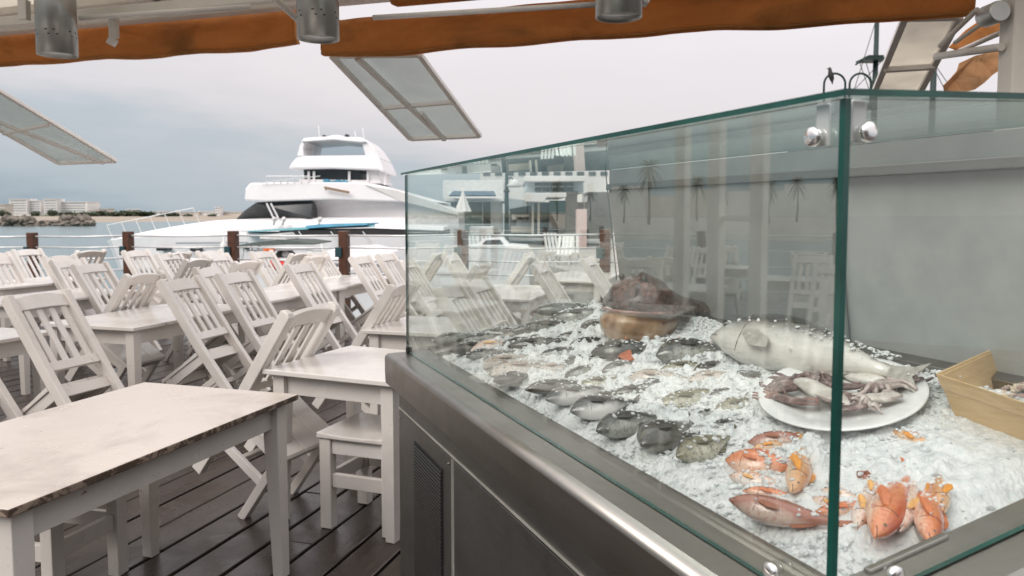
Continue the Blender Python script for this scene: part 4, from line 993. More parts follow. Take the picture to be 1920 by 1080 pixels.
for hp, tp, hm, wm, Nn, lift, icy, Yv in fish_at:
    Lf = (hp - tp).length
    for _ in range(int(icy*Lf*700*(.6 + hm*10))):
        t = random.betavariate(2.2, 1.3); f = random.gauss(.15, .55)
        if abs(f) > 1.25: continue
        pr = interp(PROF, min(t/.8, 1)); c_ = hp + (tp - hp)*t + Yv*(f*hm*max(pr, .3))
        z_ = wm*lift*2 + wm*(pr**.85)*math.sqrt(max(.02, 1 - min(1, f*f)))
        if t > .8: z_ = wm*lift*2*.8
        chunk(c_ + Nn*(z_ + random.uniform(-.002, .003)), random.choice((.0025, .0032, .004, .0055)))
for _ in range(700):                   # ice heaped against the monkfish and along the silver back
    b_, a_ = random.gauss(1.38, .09), random.gauss(.84, .04)
    if a_ < IA1 - .005: chunk(K(b_, a_, ice_smooth(b_, a_) + random.uniform(-.002, .010)), random.choice((.004, .005, .007)))
shp_, stp_, shm, swm, sN, sl, si, sY = [f for f in fish_at if (f[0]-f[1]).length > .55][-1]
for _ in range(260):                   # crushed ice strewn along the silver fish's back
    t = random.uniform(.08, .95); pr = interp(PROF, min(t/.8, 1)) if t < .8 else .3; f = random.uniform(.74, 1.3)
    c_ = shp_ + (stp_ - shp_)*t + sY*(f*shm*pr); zz = swm*sl*2*pr*.6 + swm*pr*math.sqrt(max(0, 1 - min(1, f)**2))
    chunk(c_ + sN*(zz + random.uniform(-.006, .006)), random.choice((.003, .004, .0055)))
me = bpy.data.meshes.new('crushed_ice'); ICE.bm.verts.index_update()
gv = [tuple(v.co) for v in ICE.bm.verts]; gf = [[v.index for v in f.verts] for f in ICE.bm.faces]; n0 = len(gv); ICE.bm.free()
me.from_pydata(gv + CV, [], gf + [[i + n0 for i in f] for f in CF]); me.materials.append(MAT['ice']); me.materials.append(MAT['ice2'])
me.polygons.foreach_set('material_index', [0]*len(gf) + [1 if (i//20) % 5 else 0 for i in range(len(CF))])
ice = bpy.data.objects.new('crushed_ice', me); C.objects.link(ice)
tag(ice, 'sloping bed of crushed ice filling the glass display case', 'ice', kind='stuff')

# ------------------------------------------------------------------ railing
def dist_on(px, a):                    # forward distance where the photo column px meets the line of constant a
    r = ray(px, 440); t = a / (r.dot(A)); return (r*t).y
rl = empty('cable_railing'); FA = A_END + .10
tag(rl, 'railing of short brown wooden posts with steel cables along the deck edge', 'railing')
tops = []
for px, py in ((-700, 437), (-440, 437), (-240, 437), (-110, 436), (60, 436), (240, 434), (437, 433), (645, 433), (868, 431), (1135, 430), (1420, 430), (1800, 430)):
    d = dist_on(px, FA); t = D(px, py, d); tops.append(t)
    mb = MB(); w_ = .062
    base = [Vector((t.x, t.y, 0)) + A*w_*i_ + B*w_*j_ for i_, j_ in ((-1, -1), (-1, 1), (1, 1), (1, -1))]
    mb.hexa([v - Z*.3 for v in base] + [v + Z*t.z for v in base]); po = mb.build('post', MAT['brown'], rl, bevel=.008)
    c = Vector((t.x, t.y, t.z - .30)) - A*(w_+.03) - B*.05
    mb = MB(); mb.obox(c - B*.05 - Z*.07, B*.10, A*.029, Z*.14); mb.build('bracket', MAT['teal'], po, bevel=.005)
for dz, r_ in ((-.065, .015), (-.24, .013), (-.42, .013), (-.60, .012)):
    mb = MB()
    for p, q in zip(tops, tops[1:]):
        mb.tube([p + Z*dz - A*.0, (p+q)/2 + Z*(dz - .012), q + Z*dz], r_, 6)
    mb.build('cable', MAT['wire'], rl)
rl2 = empty('side_railing'); tag(rl2, 'railing along the left side of the terrace, seen mirrored in the display glass', 'railing')
prev = None
for k in range(7):
    p = AB(-5 + k*2.4, -13.6, 1.15)
    mb = MB(); mb.box(p.x-.06, p.x+.06, p.y-.06, p.y+.06, -.3, 1.15); mb.build('post', MAT['brown'], rl2)
    if prev is not None:
        mb = MB()
        for zz in (-.07, -.35, -.65): mb.tube([prev + Z*zz, p + Z*zz], .012, 6)
        mb.build('cable', MAT['wire'], rl2)
    prev = p

# ------------------------------------------------------------------ white motor yacht (bow to the left)
def profile_body(mb, pts, d, width, taper_top=1.0, bow=None, mi=0):
    """photo outline at distance d made a solid of the given beam; narrower towards its top and towards the bow"""
    P = [D(x, y, d) for x, y in pts]; z0, z1 = min(p.z for p in P), max(p.z for p in P)
    def hw(p, x):
        k = 1 - (1-taper_top)*(p.z - z0)/max(z1 - z0, .01)
        if bow: k *= .12 + .88*sm(x, bow[0], bow[1])**.7
        return width/2*k
    n_ = len(P); a = [mb.bm.verts.new(p + Vector((0, -hw(p, x), 0))) for p, (x, y) in zip(P, pts)]; b = [mb.bm.verts.new(p + Vector((0, hw(p, x), 0))) for p, (x, y) in zip(P, pts)]
    fs = [mb.bm.faces.new(a), mb.bm.faces.new(b[::-1])] + [mb.bm.faces.new((a[k], b[k], b[(k+1) % n_], a[(k+1) % n_])) for k in range(n_)]
    for f in fs: f.material_index = mi
    bmesh.ops.triangulate(mb.bm, faces=fs[:2])
YD = 34
ya = empty('motor_yacht', D(560, 540, YD)*1.0); ya.location.z = -1.8
tag(ya, 'big white motor yacht with flybridge moored beyond the railing', 'yacht')
# hull: stations from bow to stern, pulled in at the waterline, flared at the bow
mb = MB(); rings = []
for x, ys, hb, rake in ((203, 452, .10, 0), (225, 447, .8, 0), (265, 443, 1.35, 0), (330, 438, 1.9, 0), (430, 436, 2.3, 0), (560, 436, 2.4, 0), (700, 437, 2.4, 0), (862, 440, 2.25, 0)):
    t = D(x, ys, YD); wl = -1.95; shift = (.95 if x < 330 else .3 if x < 440 else 0)*(1 - (x-203)/420)
    rings.append([Vector((t.x, YD - hb, t.z)), Vector((t.x, YD + hb, t.z)), Vector((t.x + shift*.5, YD + hb*.97, t.z*.45 + wl*.55)), Vector((t.x + shift*2.2, YD + hb*.55, wl)), Vector((t.x + shift*2.2, YD - hb*.55, wl)), Vector((t.x + shift*.5, YD - hb*.97, t.z*.45 + wl*.55))])
mb.loft(rings, False); mb.build('hull', MAT['gel'], ya, ws=True, bevel=.05)
mb = MB()
for x, y in ((305, 467), (368, 468), (470, 464), (640, 462)):
    p = D(x, y, YD - 2.32); mb.lathe([(.01, -.02), (.22, -.02), (.22, .02), (.01, .02)], (0, 0, 0), 16) if False else mb.box(p.x-.22, p.x+.22, YD-2.45, YD-1.2, p.z-.07, p.z+.07)
mb.build('portholes', MAT['boatglass'], ya, ws=True, bevel=.03)
mb = MB(); rings = []
for x, yt, hb in ((214, 449, .25), (240, 443.5, .80), (264, 439, 1.15), (300, 432, 1.5), (345, 424, 1.75), (390, 417, 1.95), (433, 411.5, 2.1), (520, 408, 2.2), (700, 406, 2.25), (866, 404, 2.15)):
    t = D(x, yt, YD); zb = D(x, 453 if x < 300 else 447, YD).z
    rings.append([Vector((t.x, YD + hb*c, zb + (t.z - zb)*h_)) for c, h_ in ((-1, 0), (-.98, .55), (-.93, .85), (-.8, .97), (0, 1.0), (.8, .97), (.93, .85), (.98, .55), (1, 0))])
mb.loft(rings, True); mb.build('foredeck', MAT['gel'], ya, ws=True)
mb = MB(); profile_body(mb, [(446, 412), (470, 398), (505, 380), (640, 372), (760, 371), (806, 381), (862, 396), (866, 410)], YD, 3.9, .88, (440, 520)); cab = mb.build('main_cabin', MAT['gel'], ya, ws=True, bevel=.05)
mb = MB(); profile_body(mb, [(449, 410.5), (473, 396), (503, 381), (606, 379.5), (605, 408)], YD, 4.02, .885, (440, 520)); wn = mb.build('side_window', MAT['boatglass'], ya, ws=True, bevel=.01)
mb = MB()
for a_, b_ in (((500, 381), (513, 409)), ((508, 381), (522, 409))): mb.bar(D(a_[0], a_[1], YD-2.03), D(b_[0], b_[1], YD-2.07), .06, .06)
mb.build('window_brace', MAT['gel'], wn, ws=True)
mb = MB(); profile_body(mb, [(488, 378), (489, 355), (496, 346), (560, 344.5), (690, 345), (722, 349), (750, 357), (790, 368), (842, 382), (790, 381), (640, 376), (520, 379.5)], YD, 4.1, .92); mb.build('upper_deck', MAT['gel'], ya, ws=True, bevel=.07)
mb = MB(); profile_body(mb, [(700, 349), (752, 357), (830, 382), (866, 398), (866, 404), (760, 378)], YD, 4.16, .96); mb.build('side_wing', MAT['gel2'], ya, ws=True, bevel=.04)
mb = MB(); profile_body(mb, [(586, 322), (588, 345), (688, 345), (688, 322)], YD, 2.9, 1); mb.build('flybridge_interior', MAT['boatglass'], ya, ws=True)
mb = MB()
for x in (579, 589, 655, 690, 722): mb.bar(D(x, 347, YD-1.55), D(x, 321, YD-1.55), .10, .10, Vector((0, 1, 0)))
profile_body(mb, [(579, 339), (579, 347), (725, 347), (725, 341)], YD, 3.1, 1)
profile_body(mb, [(700, 323), (700, 347), (722, 347), (722, 323)], YD, 3.0, 1)
mb.build('flybridge_frame', MAT['gel'], ya, ws=True, bevel=.02)
mb = MB()
for k, (x, y) in enumerate(((612, 340), (624, 342), (636, 341), (648, 342))): mb.blob(D(x, y, YD-1.62), .16, 1, .3, 0, (1.2, .5, .6))
mb.build('seat_cushions', [MAT['bluetrim']], ya, ws=True)
mb = MB(); profile_body(mb, [(562, 322), (566, 313), (574, 301), (590, 297), (712, 296), (724, 302), (731, 320), (733, 329), (722, 324), (640, 321)], YD, 3.7, .88); mb.build('hardtop', MAT['gel'], ya, ws=True, bevel=.08)
mb = MB(); profile_body(mb, [(576, 298), (579, 280), (584, 269), (590, 270), (586, 283), (588, 298)], YD, 3.2, .9); profile_body(mb, [(698, 297), (690, 271), (698, 268), (712, 283), (724, 302)], YD, 3.2, .9)
profile_body(mb, [(583, 271), (588, 265), (632, 262), (690, 264), (700, 272), (690, 273), (640, 268), (590, 272)], YD, 3.2, .95); mb.build('radar_arch', MAT['gel'], ya, ws=True, bevel=.03)
mb = MB(); profile_body(mb, [(588, 297), (587, 280), (592, 271.5), (688, 272), (697, 297)], YD - 1.0, .03, 1); mb.build('windscreen', MAT['screen'], ya, ws=True)
mb = MB()
for x, y, w_, h_ in ((594, 263.5, .26, .07), (610, 259, .11, .22), (652, 258, .12, .24), (661, 262, .14, .09), (676, 263.5, .28, .07)):
    p = D(x, y, YD); mb.box(p.x-w_/2, p.x+w_/2, YD-.3, YD+.1, p.z-h_/2, p.z+h_/2)
mb.build('deck_lights', MAT['blackrub'], ya, ws=True, bevel=.02)
mb = MB()
for x, y0, y1 in ((600, 264, 236), (683, 264, 240), (668, 262, 246)): mb.tube([D(x, y0, YD), D(x - 3, y1, YD + .4)], .018, 5)
mb.build('antennas', MAT['gel2'], ya, ws=True)
mb = MB()
for a_, b_ in (((214, 456), (330, 456)), ((330, 456), (460, 455)), ((460, 455), (700, 455)), ((700, 455), (862, 456))): mb.bar(D(a_[0], a_[1], YD - 2.46), D(b_[0], b_[1], YD - 2.46), .05, .07) if a_[0] > 300 else None
mb.build('rub_rail', MAT['greyroof'], ya, ws=True)
for x in (420, 575, 735):
    p = D(x, 470, YD - 2.62); fd = MB(); fd.lathe([(.01, -.42), (.13, -.36), (.16, 0), (.13, .30), (.03, .38), (.01, .8)], p, 12); o_ = fd.build('boat_fender', MAT['gel2']); tag(o_, 'pale fender hanging on the yacht side above the water', 'fender', 'fenders along the yacht')
mb = MB(); mb.lathe([(.02, -.12), (.30, -.12), (.36, .0), (.28, .14), (.02, .18)], D(632, 261, YD)); mb.build('radar_dome', MAT['gel'], ya, ws=True)
mb = MB(); p, q = D(610, 352, YD-2.12), D(655, 361, YD-2.15); mb.bar(p, q, .10, .05, Vector((0, 1, 0))); mb.bar(D(608, 350, YD-2.12), D(612, 357, YD-2.12), .05, .05); mb.build('folded_gangway', simple('varnished_wood', (.28, .19, .12), .4), ya, ws=True)
grs = []
for k in range(7):
    x = 212 + k*27; b0 = D(x, 449 - k*5.2, YD - .3 - .22*k); grs.append(b0 + Vector((-.25, 0, .62)))
    mb = MB(); mb.tube([b0, grs[-1]], .016, 5); mb.build('stanchion', MAT['wire'], ya, ws=True)
mb = MB(); mb.tube(grs, .018, 5); mb.build('guard_rail', MAT['wire'], ya, ws=True)
mb = MB(); mb.tube([D(600, 330, YD-2.0), D(488, 343, YD-2.0)], .02, 5); mb.build('stay', MAT['wire'], ya, ws=True)
mb = MB()
for x in (513, 530, 598): mb.tube([D(x, 422, YD-2.4), D(x+2, 411, YD-2.4)], .05, 6); mb.blob(D(x+2, 411, YD-2.4), .12, 1, .1)
mb.build('deck_fittings', MAT['gel2'], ya, ws=True)

# blue striped motor boat lying in front of the yacht
BD = 25
bo = empty('blue_striped_boat', D(660, 560, BD)); bo.location.z = -1.8
tag(bo, 'low white motor boat with blue canvas stripe moored in front of the yacht', 'boat')
def hull_at(mb, st, d, wl=-1.95):
    rings = []
    for x, ys, hb, rk in st:
        t = D(x, ys, d); rings.append([Vector((t.x, d-hb, t.z)), Vector((t.x, d+hb, t.z)), Vector((t.x+rk*.4, d+hb*.9, t.z*.4+wl*.6)), Vector((t.x+rk, d+hb*.5, wl)), Vector((t.x+rk, d-hb*.5, wl)), Vector((t.x+rk*.4, d-hb*.9, t.z*.4+wl*.6))])
    mb.loft(rings, False)
mb = MB(); hull_at(mb, ((462, 434, .1, .9), (500, 435, .7, .7), (560, 437, 1.15, .3), (640, 439, 1.35, 0), (760, 440, 1.35, 0), (862, 440, 1.25, 0)), BD); mb.build('hull', MAT['gel'], bo, ws=True, bevel=.03)
mb = MB(); profile_body(mb, [(545, 431), (548, 437), (700, 439), (838, 439), (838, 431), (700, 429)], BD, 2.5, 1); mb.build('window_band', MAT['blackrub'], bo, ws=True)
mb = MB(); profile_body(mb, [(466, 433), (520, 429), (590, 425), (700, 421.5), (714, 422), (714, 424), (700, 425), (590, 429), (520, 432)], BD, 2.3, .8); mb.build('canvas_cover', [MAT['tealcanvas']], bo, ws=True)
mb = MB(); profile_body(mb, [(590, 422), (612, 420), (700, 418), (700, 421), (620, 425), (592, 427)], BD - .1, 2.36, .85); mb.build('blue_stripe', [MAT['bluetrim']], bo, ws=True)
mb = MB(); profile_body(mb, [(714, 419), (760, 419.5), (838, 424), (838, 431), (714, 427)], BD, 2.35, .9); mb.build('stern_deck', MAT['gel'], bo, ws=True, bevel=.02)
mb = MB()
for x in (560, 620, 680, 760): mb.tube([D(x, 434, BD-1.38), D(x+9, 446, BD-1.40), D(x+15, 462, BD-1.38)], .015, 5)
mb.tube([D(600, 420, BD-.9), D(616, 409, BD-.9), D(650, 412, BD-.9)], .018, 5); mb.build('mooring_lines', MAT['wire'], bo, ws=True)

# low deck rails of the yacht
prev = None; mb = MB()
for x in range(500, 580, 13):
    a_ = D(x, 345, YD - 1.9); mb.tube([a_, a_ + Z*.32], .016, 5)
mb.tube([D(500, 345, YD - 1.9) + Z*.32, D(578, 345, YD - 1.9) + Z*.32], .018, 5); mb.build('deck_rail', MAT['wire'], ya, ws=True)
# white tender beyond the railing, seen through the glass
td_ = empty('white_tender', D(925, 560, 20)); td_.location.z = -1.8; tag(td_, 'small white tender with low cabin behind the fourth brown post, seen through the glass', 'boat')
mb = MB(); hull_at(mb, ((866, 462, .1, .5), (885, 458, .5, .3), (920, 457, .8, .1), (960, 458, .8, 0), (992, 460, .7, 0)), 20); mb.build('hull', MAT['gel'], td_, ws=True, bevel=.03)
mb = MB(); profile_body(mb, [(895, 459), (906, 447), (944, 445), (958, 459)], 20, 1.2, .8); mb.build('cabin', MAT['gel'], td_, ws=True, bevel=.03)
mb = MB(); profile_body(mb, [(907, 455), (913, 449), (938, 448), (944, 455)], 20, 1.26, .85); mb.build('cabin_window', MAT['boatglass'], td_, ws=True)

# small boat with dark canopy and red fenders, nearer still
SD = 19
sb = empty('canopy_boat', D(540, 560, SD)); sb.location.z = -1.8
tag(sb, 'small white boat under a flat dark green canopy, beyond the railing', 'boat')
mb = MB(); hull_at(mb, ((430, 508, .1, .7), (470, 500, .6, .4), (540, 497, .95, .1), (640, 497, 1.0, 0), (720, 498, .95, 0)), SD); mb.build('hull', MAT['gel'], sb, ws=True, bevel=.03)
mb = MB(); profile_body(mb, [(462, 459), (490, 453), (530, 449), (575, 450), (606, 454), (606, 456), (560, 456), (500, 458)], SD, 1.9, .9); mb.build('canopy', MAT['canvas'], sb, ws=True)
mb = MB()
for x0, x1 in ((455, 452), (467, 478), (484, 472), (598, 612)):
    for s_ in (-.8, .8): mb.tube([D(x0+4, 457, SD+s_), D(x1, 500, SD+s_)], .018, 6)
mb.tube([D(462, 470, SD-.8), D(560, 468, SD-.8), D(606, 470, SD-.8)], .02, 6); mb.tube([D(440, 491, SD-.9), D(560, 489, SD-.9)], .02, 6); mb.build('canopy_frame', MAT['wire'], sb, ws=True)
mb = MB(); profile_body(mb, [(500, 447), (500, 440), (540, 436), (550, 449)], SD, 1.2, .8); mb.build('windshield_cover', simple('grey_cover', (.42, .43, .42), .7), sb, ws=True, bevel=.03)
mb = MB(); profile_body(mb, [(519, 482), (528, 469), (540, 468), (552, 482)], SD, .7, .9); mb.build('engine_cover', simple('dark_engine', (.10, .11, .10), .5), sb, ws=True, bevel=.03)
mb = MB(); mb.blob(D(535, 476, SD-.40), .09, 2, .05, smooth=True); mb.build('spotlight', MAT['gel'], sb, ws=True)
mb = MB(); profile_body(mb, [(620, 470), (640, 463), (700, 460), (740, 470), (745, 488), (610, 490)], SD, 1.5, .8); mb.build('cuddy', MAT['gel'], sb, ws=True, bevel=.05)
mb = MB()
for x, y, r_ in ((512, 495, .10), (521, 493, .11), (529, 497, .10), (519, 500, .09)): mb.blob(D(x, y, SD-1.0), r_, 2, .12, smooth=True)
fo = mb.build('red_fenders', MAT['red']); tag(fo, 'bundle of red fenders hanging at the canopy boat side', 'fender')
mb = MB()
for x, y in ((500, 469), (509, 470)): mb.blob(D(x, y, SD-.9), .085, 2, .1, smooth=True)
fo = mb.build('orange_life_jackets', MAT['orange']); tag(fo, 'orange life jackets under the dark green canopy', 'life jackets')

# ------------------------------------------------------------------ right bank: quay with marina buildings (seen through the glass)
mb = MB()
q = [Vector((-1.5, 38, 0)), Vector((3.0, 13.4, 0)), Vector((60, 13.4, 0)), Vector((60, 120, 0)), Vector((0, 120, 0))]
mb.prism([v - Z*2.2 for v in q], Z*2.1); tag(mb.build('quay', MAT['pave']), kind='structure')
def bldg_box(mb, x0, y0, x1, y1, d, depth, mi=0, dd=0):
    p, q = D(x0, y0, d+dd), D(x1, y1, d+dd); mb.box(p.x, q.x, d+dd, d+dd+depth, min(p.z, q.z), max(p.z, q.z), mi)
BQ = 42
h1 = empty('marina_pavilion', D(880, 440, BQ)); h1.location.z = -.1
tag(h1, 'white flat roofed pavilion with dark opening, left of the lamp post', 'building')
mb = MB(); bldg_box(mb, 832, 372, 945, 378, BQ, 9, 0, -1.2); mb.build('roof', MAT['plaster'], h1, ws=True, bevel=.03)
mb = MB(); bldg_box(mb, 845, 378, 938, 440, BQ, 7, 0, 1.2); mb.build('recess', MAT['shopdark'], h1, ws=True)
mb = MB(); bldg_box(mb, 920, 378, 942, 436, BQ, 2, 0, -.4); bldg_box(mb, 904, 378, 906, 424, BQ, .1); bldg_box(mb, 861, 400, 864, 440, BQ, .1); bldg_box(mb, 845, 420, 942, 422, BQ, .1, 0, -.3); mb.build('pillars', MAT['plaster'], h1, ws=True, bevel=.02)
mb = MB(); bldg_box(mb, 848, 404, 905, 432, BQ, .06, 0, .3); mb.build('glass_screen', simple('teal_glass_screen', (.22, .33, .32), .2), h1, ws=True)
mb = MB(); a_, b_, c_, d_ = D(842, 366, BQ-2.2), D(930, 366, BQ-2.2), D(926, 358, BQ-.2), D(850, 358, BQ-.2); mb.prism([a_, b_, c_, d_], Vector((0, .05, -.06))); mb.build('blue_awning', simple('dark_blue_awning', (.05, .10, .15), .6), h1, ws=True)
mb = MB(); bldg_box(mb, 830, 338, 945, 372, BQ, 8, 0, 2.5); mb.build('upper_floor', simple('pale_upper_wall', (.72, .71, .71), .7), h1, ws=True, bevel=.03)
mb = MB(); bldg_box(mb, 880, 425, 925, 440, BQ, 1.2, 0, -6); mb.build('counter', MAT['plaster'], h1, ws=True, bevel=.03)
h2 = empty('harbour_restaurant', D(1040, 440, BQ-4)); h2.location.z = -.1; D2 = BQ - 4
tag(h2, 'white two storey restaurant with balcony windows, right of the lamp post', 'building')
mb = MB(); bldg_box(mb, 983, 330, 1098, 340, D2, 8, 0, -1.0); mb.build('roof', MAT['plaster'], h2, ws=True, bevel=.03)
mb = MB(); bldg_box(mb, 986, 340, 1094, 362, D2, 6, 0, .3); mb.build('upper_wall', simple('pale_blue_wall', (.60, .66, .70), .6), h2, ws=True)
for x in (1003, 1018, 1033, 1048, 1063):
    mb = MB(); bldg_box(mb, x, 342, x+12, 358, D2, .08, 0, .22); wi = mb.build('window', MAT['shopdark'], h2, ws=True)
    mb = MB(); bldg_box(mb, x, 349, x+12, 350.5, D2, .04, 0, .17); mb.build('railing_bar', MAT['gel'], wi, ws=True)
mb = MB(); mb.prism([D(985, 378, D2-2), D(1020, 379, D2-2), D(1025, 370, D2-2), D(1062, 370, D2-2), D(1062, 361, D2-2), D(985, 362, D2-2)], Vector((0, 6, 0))); mb.build('balcony_slab', MAT['plaster'], h2, ws=True, bevel=.03)
mb = MB(); bldg_box(mb, 955, 379, 1094, 446, D2, 5, 0, 1.5); mb.build('shop_front', MAT['shopdark'], h2, ws=True)
for x0, y0, x1, y1, mt, nm in ((1030, 376, 1062, 399, 'green_sign', 'green_panel'), (1030, 402, 1060, 428, 'plaster2', 'warm_display'), (960, 402, 992, 412, 'plaster', 'white_board'), (968, 407, 996, 424, 'greyroof', 'grey_board'), (958, 424, 1000, 436, 'plaster2', 'low_wall')):
    mb = MB(); bldg_box(mb, x0, y0, x1, y1, D2, .2, 0, 1.25); mb.build(nm, MAT[mt], h2, ws=True)
mb = MB()
for x in (997, 1008): bldg_box(mb, x, 379, x+4, 440, D2, .25, 0, -.5)
mb.build('columns', MAT['creammetal'], h2, ws=True)
mb = MB(); bldg_box(mb, 1062, 362, 1082, 450, D2, .8, 0, -1); bldg_box(mb, 1058, 358, 1084, 363, D2, 1.2, 0, -1.2); mb.build('dark_gate', simple('dark_gate_timber', (.06, .07, .06), .7, 0, .3), h2, ws=True)
mb = MB(); bldg_box(mb, 1083, 392, 1100, 470, D2, 1, 0, -3); mb.build('pink_pillar', MAT['pink'], h2, ws=True)
mb = MB(); bldg_box(mb, 1102, 360, 1150, 448, D2, 3, 0, 0); mb.build('dark_wing', MAT['shopdark'], h2, ws=True)
mb = MB(); mb.prism([D(953, 392, D2-1), D(1000, 384, D2-1), D(1000, 377, D2-1), D(953, 372, D2-1)], Vector((0, 4, 0))); mb.build('canopy_roof', MAT['greyroof'], h2, ws=True)
h3 = empty('hillside_apartments', D(990, 400, 110)); h3.location.z = 0
tag(h3, 'pale apartment block behind the restaurant roofs, topped with dark windows', 'building')
mb = MB(); bldg_box(mb, 900, 306, 1150, 400, 110, 12); mb.build('wall', MAT['plaster'], h3, ws=True)
for x in range(906, 1140, 22):
    for y in (311, 322):
        mb = MB(); bldg_box(mb, x, y, x+13, y+7, 110, .2, 0, -.12); mb.build('window', MAT['shopdark'], h3, ws=True)
lp = empty('tall_lamp_post', D(950, 440, 30)); lp.location.z = -.1
tag(lp, 'tall dark green lamp post between the two white marina buildings', 'lamp post')
q0 = D(950, 445, 30); q0.z = -.1
mb = MB(); mb.tube([q0, D(950, 385, 30), D(950, 318, 30)], [.11, .09, .06], 10); mb.tube([q0, q0 + Z*.5], .17, 10); mb.tube([D(950, 360, 30), D(950, 357, 30)], .13, 10); mb.build('pole', MAT['iron'], lp, ws=True)
mb = MB(); mb.tube([D(950, 336, 30), D(958, 333, 30), D(963, 337, 30)], .03, 6); mb.build('arm', MAT['iron'], lp, ws=True)
mb = MB(); mb.lathe([(.02, .25), (.12, .22), (.30, 0), (.26, -.06), (.02, -.07)], D(964, 348, 30)); mb.build('lantern', MAT['gel2'], lp, ws=True)
um = empty('folded_parasol', D(868, 440, 36)); um.location.z = -.1; tag(um, 'folded white parasol standing before the pavilion, seen through the glass', 'parasol')
u0 = D(868, 440, 36); u0.z = -.1
mb = MB(); mb.tube([u0, D(868, 352, 36)], .04, 8); mb.build('pole', MAT['wmetal'], um, ws=True)
mb = MB(); t_ = D(868, 358, 36)
mb.loft([[t_ + Vector((r_*math.cos(k*math.pi/8)*(1+.25*(k % 2)), r_*math.sin(k*math.pi/8)*(1+.25*(k % 2)), -z_)) for k in range(16)] for r_, z_ in ((.03, 0), (.10, .25), (.28, .8), (.34, .95), (.06, 1.0))], False); mb.build('canopy', MAT['plaster'], um, ws=True)
# loungers or stacked chairs on the quay
def quay_chair(px, py, d, label, first=[None]):
    if first[0] is None:
        r = empty('folding_lounger')
        mb = MB(); mb.box(-.3, .3, -.25, .25, .35, .41); mb.build('seat', MAT['gel2'], r)
        mb = MB()
        for k in range(4): mb.hexa([Vector((x, y + dy, z)) for z, dy in ((.41, 0), (1.15, .35)) for x, y in ((-.3+.16*k, .22), (-.2+.16*k, .22), (-.2+.16*k, .26), (-.3+.16*k, .26))])
        mb.build('backrest', MAT['gel2'], r)
        mb = MB()
        for sx in (-.27, .27): mb.bar((sx, -.2, 0), (sx, .2, .38), .04, .04); mb.bar((sx, .25, 0), (sx, -.2, .38), .04, .04)
        mb.build('legs', MAT['gel2'], r); first[0] = r; c = r
    else: c = copy_tree(first[0])
    p = D(px, py, d); c.scale = (.8, .8, .8); c.location = (p.x, p.y, -.1); c.rotation_euler = (0, 0, random.uniform(-.5, .5)); tag(c, label, 'lounger', 'loungers on the quay')
for k, px in enumerate((892, 908, 1040, 1056, 1072)): quay_chair(px, 470, 24 + (k % 3), 'folded slatted lounger on the marina quay behind the glass')

# ------------------------------------------------------------------ sailing ship masts and arched lamps at the upper right
SH = 45
shp = empty('sailing_ship', D(1690, 430, SH)); shp.location.z = -1.8
tag(shp, 'dark masted sailing ship behind the display case, crow nest on its mast', 'sailing ship')
mb = MB(); rings = []
for x, hb, zt in ((1480, .2, 2.2), (1540, 1.6, 1.2), (1650, 2.2, .6), (1780, 2.2, .8), (1850, 1.7, 2.0)):
    p = D(x, 400, SH + 6); rings.append([Vector((p.x, p.y-hb, zt)), Vector((p.x, p.y+hb, zt)), Vector((p.x, p.y+hb*.6, -2)), Vector((p.x, p.y-hb*.6, -2))])
mb.loft(rings, False); mb.build('hull', simple('dark_ship_timber', (.05, .035, .025), .7, 0, .3), shp, ws=True)
def vpost(x, y0, d, z0): p = D(x, y0, d); return [Vector((p.x, p.y, z0)), p]
mb = MB(); mb.tube(vpost(1645, 20, SH, 0), [.22, .12], 10); mb.build('mast', MAT['iron'], shp, ws=True)
mb = MB(); mb.tube(vpost(1752, 100, SH, 0), [.2, .16], 10); mb.build('mast', MAT['iron'], shp, ws=True)
mb = MB(); c = D(1638, 113, SH); mb.box(c.x-.75, c.x+.5, c.y-.6, c.y+.6, c.z-.06, c.z+.06); mb.box(c.x-.45, c.x+.4, c.y-.4, c.y+.4, c.z+.06, c.z+.22); mb.bar(c + Vector((-.75, 0, 0)), c + Vector((-1.0, 0, -.25)), .2, .08); mb.build('crows_nest', MAT['iron'], shp, ws=True)
mb = MB()
for (x0, y0), (x1, y1) in (((1612, 118), (1632, 175)), ((1624, 118), (1640, 170)), ((1655, 118), (1648, 170)), ((1752, 120), (1790, 175)), ((1752, 110), (1725, 175)), ((1752, 130), (1775, 175)), ((1745, 20), (1600, 170)), ((1645, 30), (1560, 300))):
    mb.tube([D(x0, y0, SH), D(x1, y1, SH)], .022, 5)
mb.build('rigging', MAT['iron'], shp, ws=True)
LD = 14
al = empty('arched_lamp_post', D(1590, 400, LD)); al.location.z = 0
tag(al, 'dark green lamp post with two arched hooks behind the display case', 'lamp post')
b0 = D(1590, 190, LD); mb = MB(); mb.tube([Vector((b0.x, b0.y, 0)), b0], [.06, .045], 10); mb.build('pole', MAT['iron'], al, ws=True)
for cx in (1565, 1613):
    c = D(cx, 158, LD); r_ = .19; mb = MB(); pts = [c + Vector((-r_, 0, -.34))] + [c + Vector((r_*math.cos(a_), 0, r_*math.sin(a_))) for a_ in [math.pi*(1-k/14) for k in range(15)]] + [c + Vector((r_, 0, -.34))]
    mb.tube(pts, .020, 8); mb.tube([c + Vector((-r_ if cx < 1590 else r_, 0, -.34)), c + Vector((-r_ if cx < 1590 else r_, 0, -.46))], .06, 8); mb.bar(b0 + Vector((0, 0, -.02)), c + Vector((r_ if cx < 1590 else -r_, 0, -.33)), .03, .03); mb.build('arch', MAT['iron'], al, ws=True)
c = D(1558, 140, LD)
bd = empty('bird', c - Z*.10); tag(bd, 'small dark bird perched on the left lamp arch', 'bird')
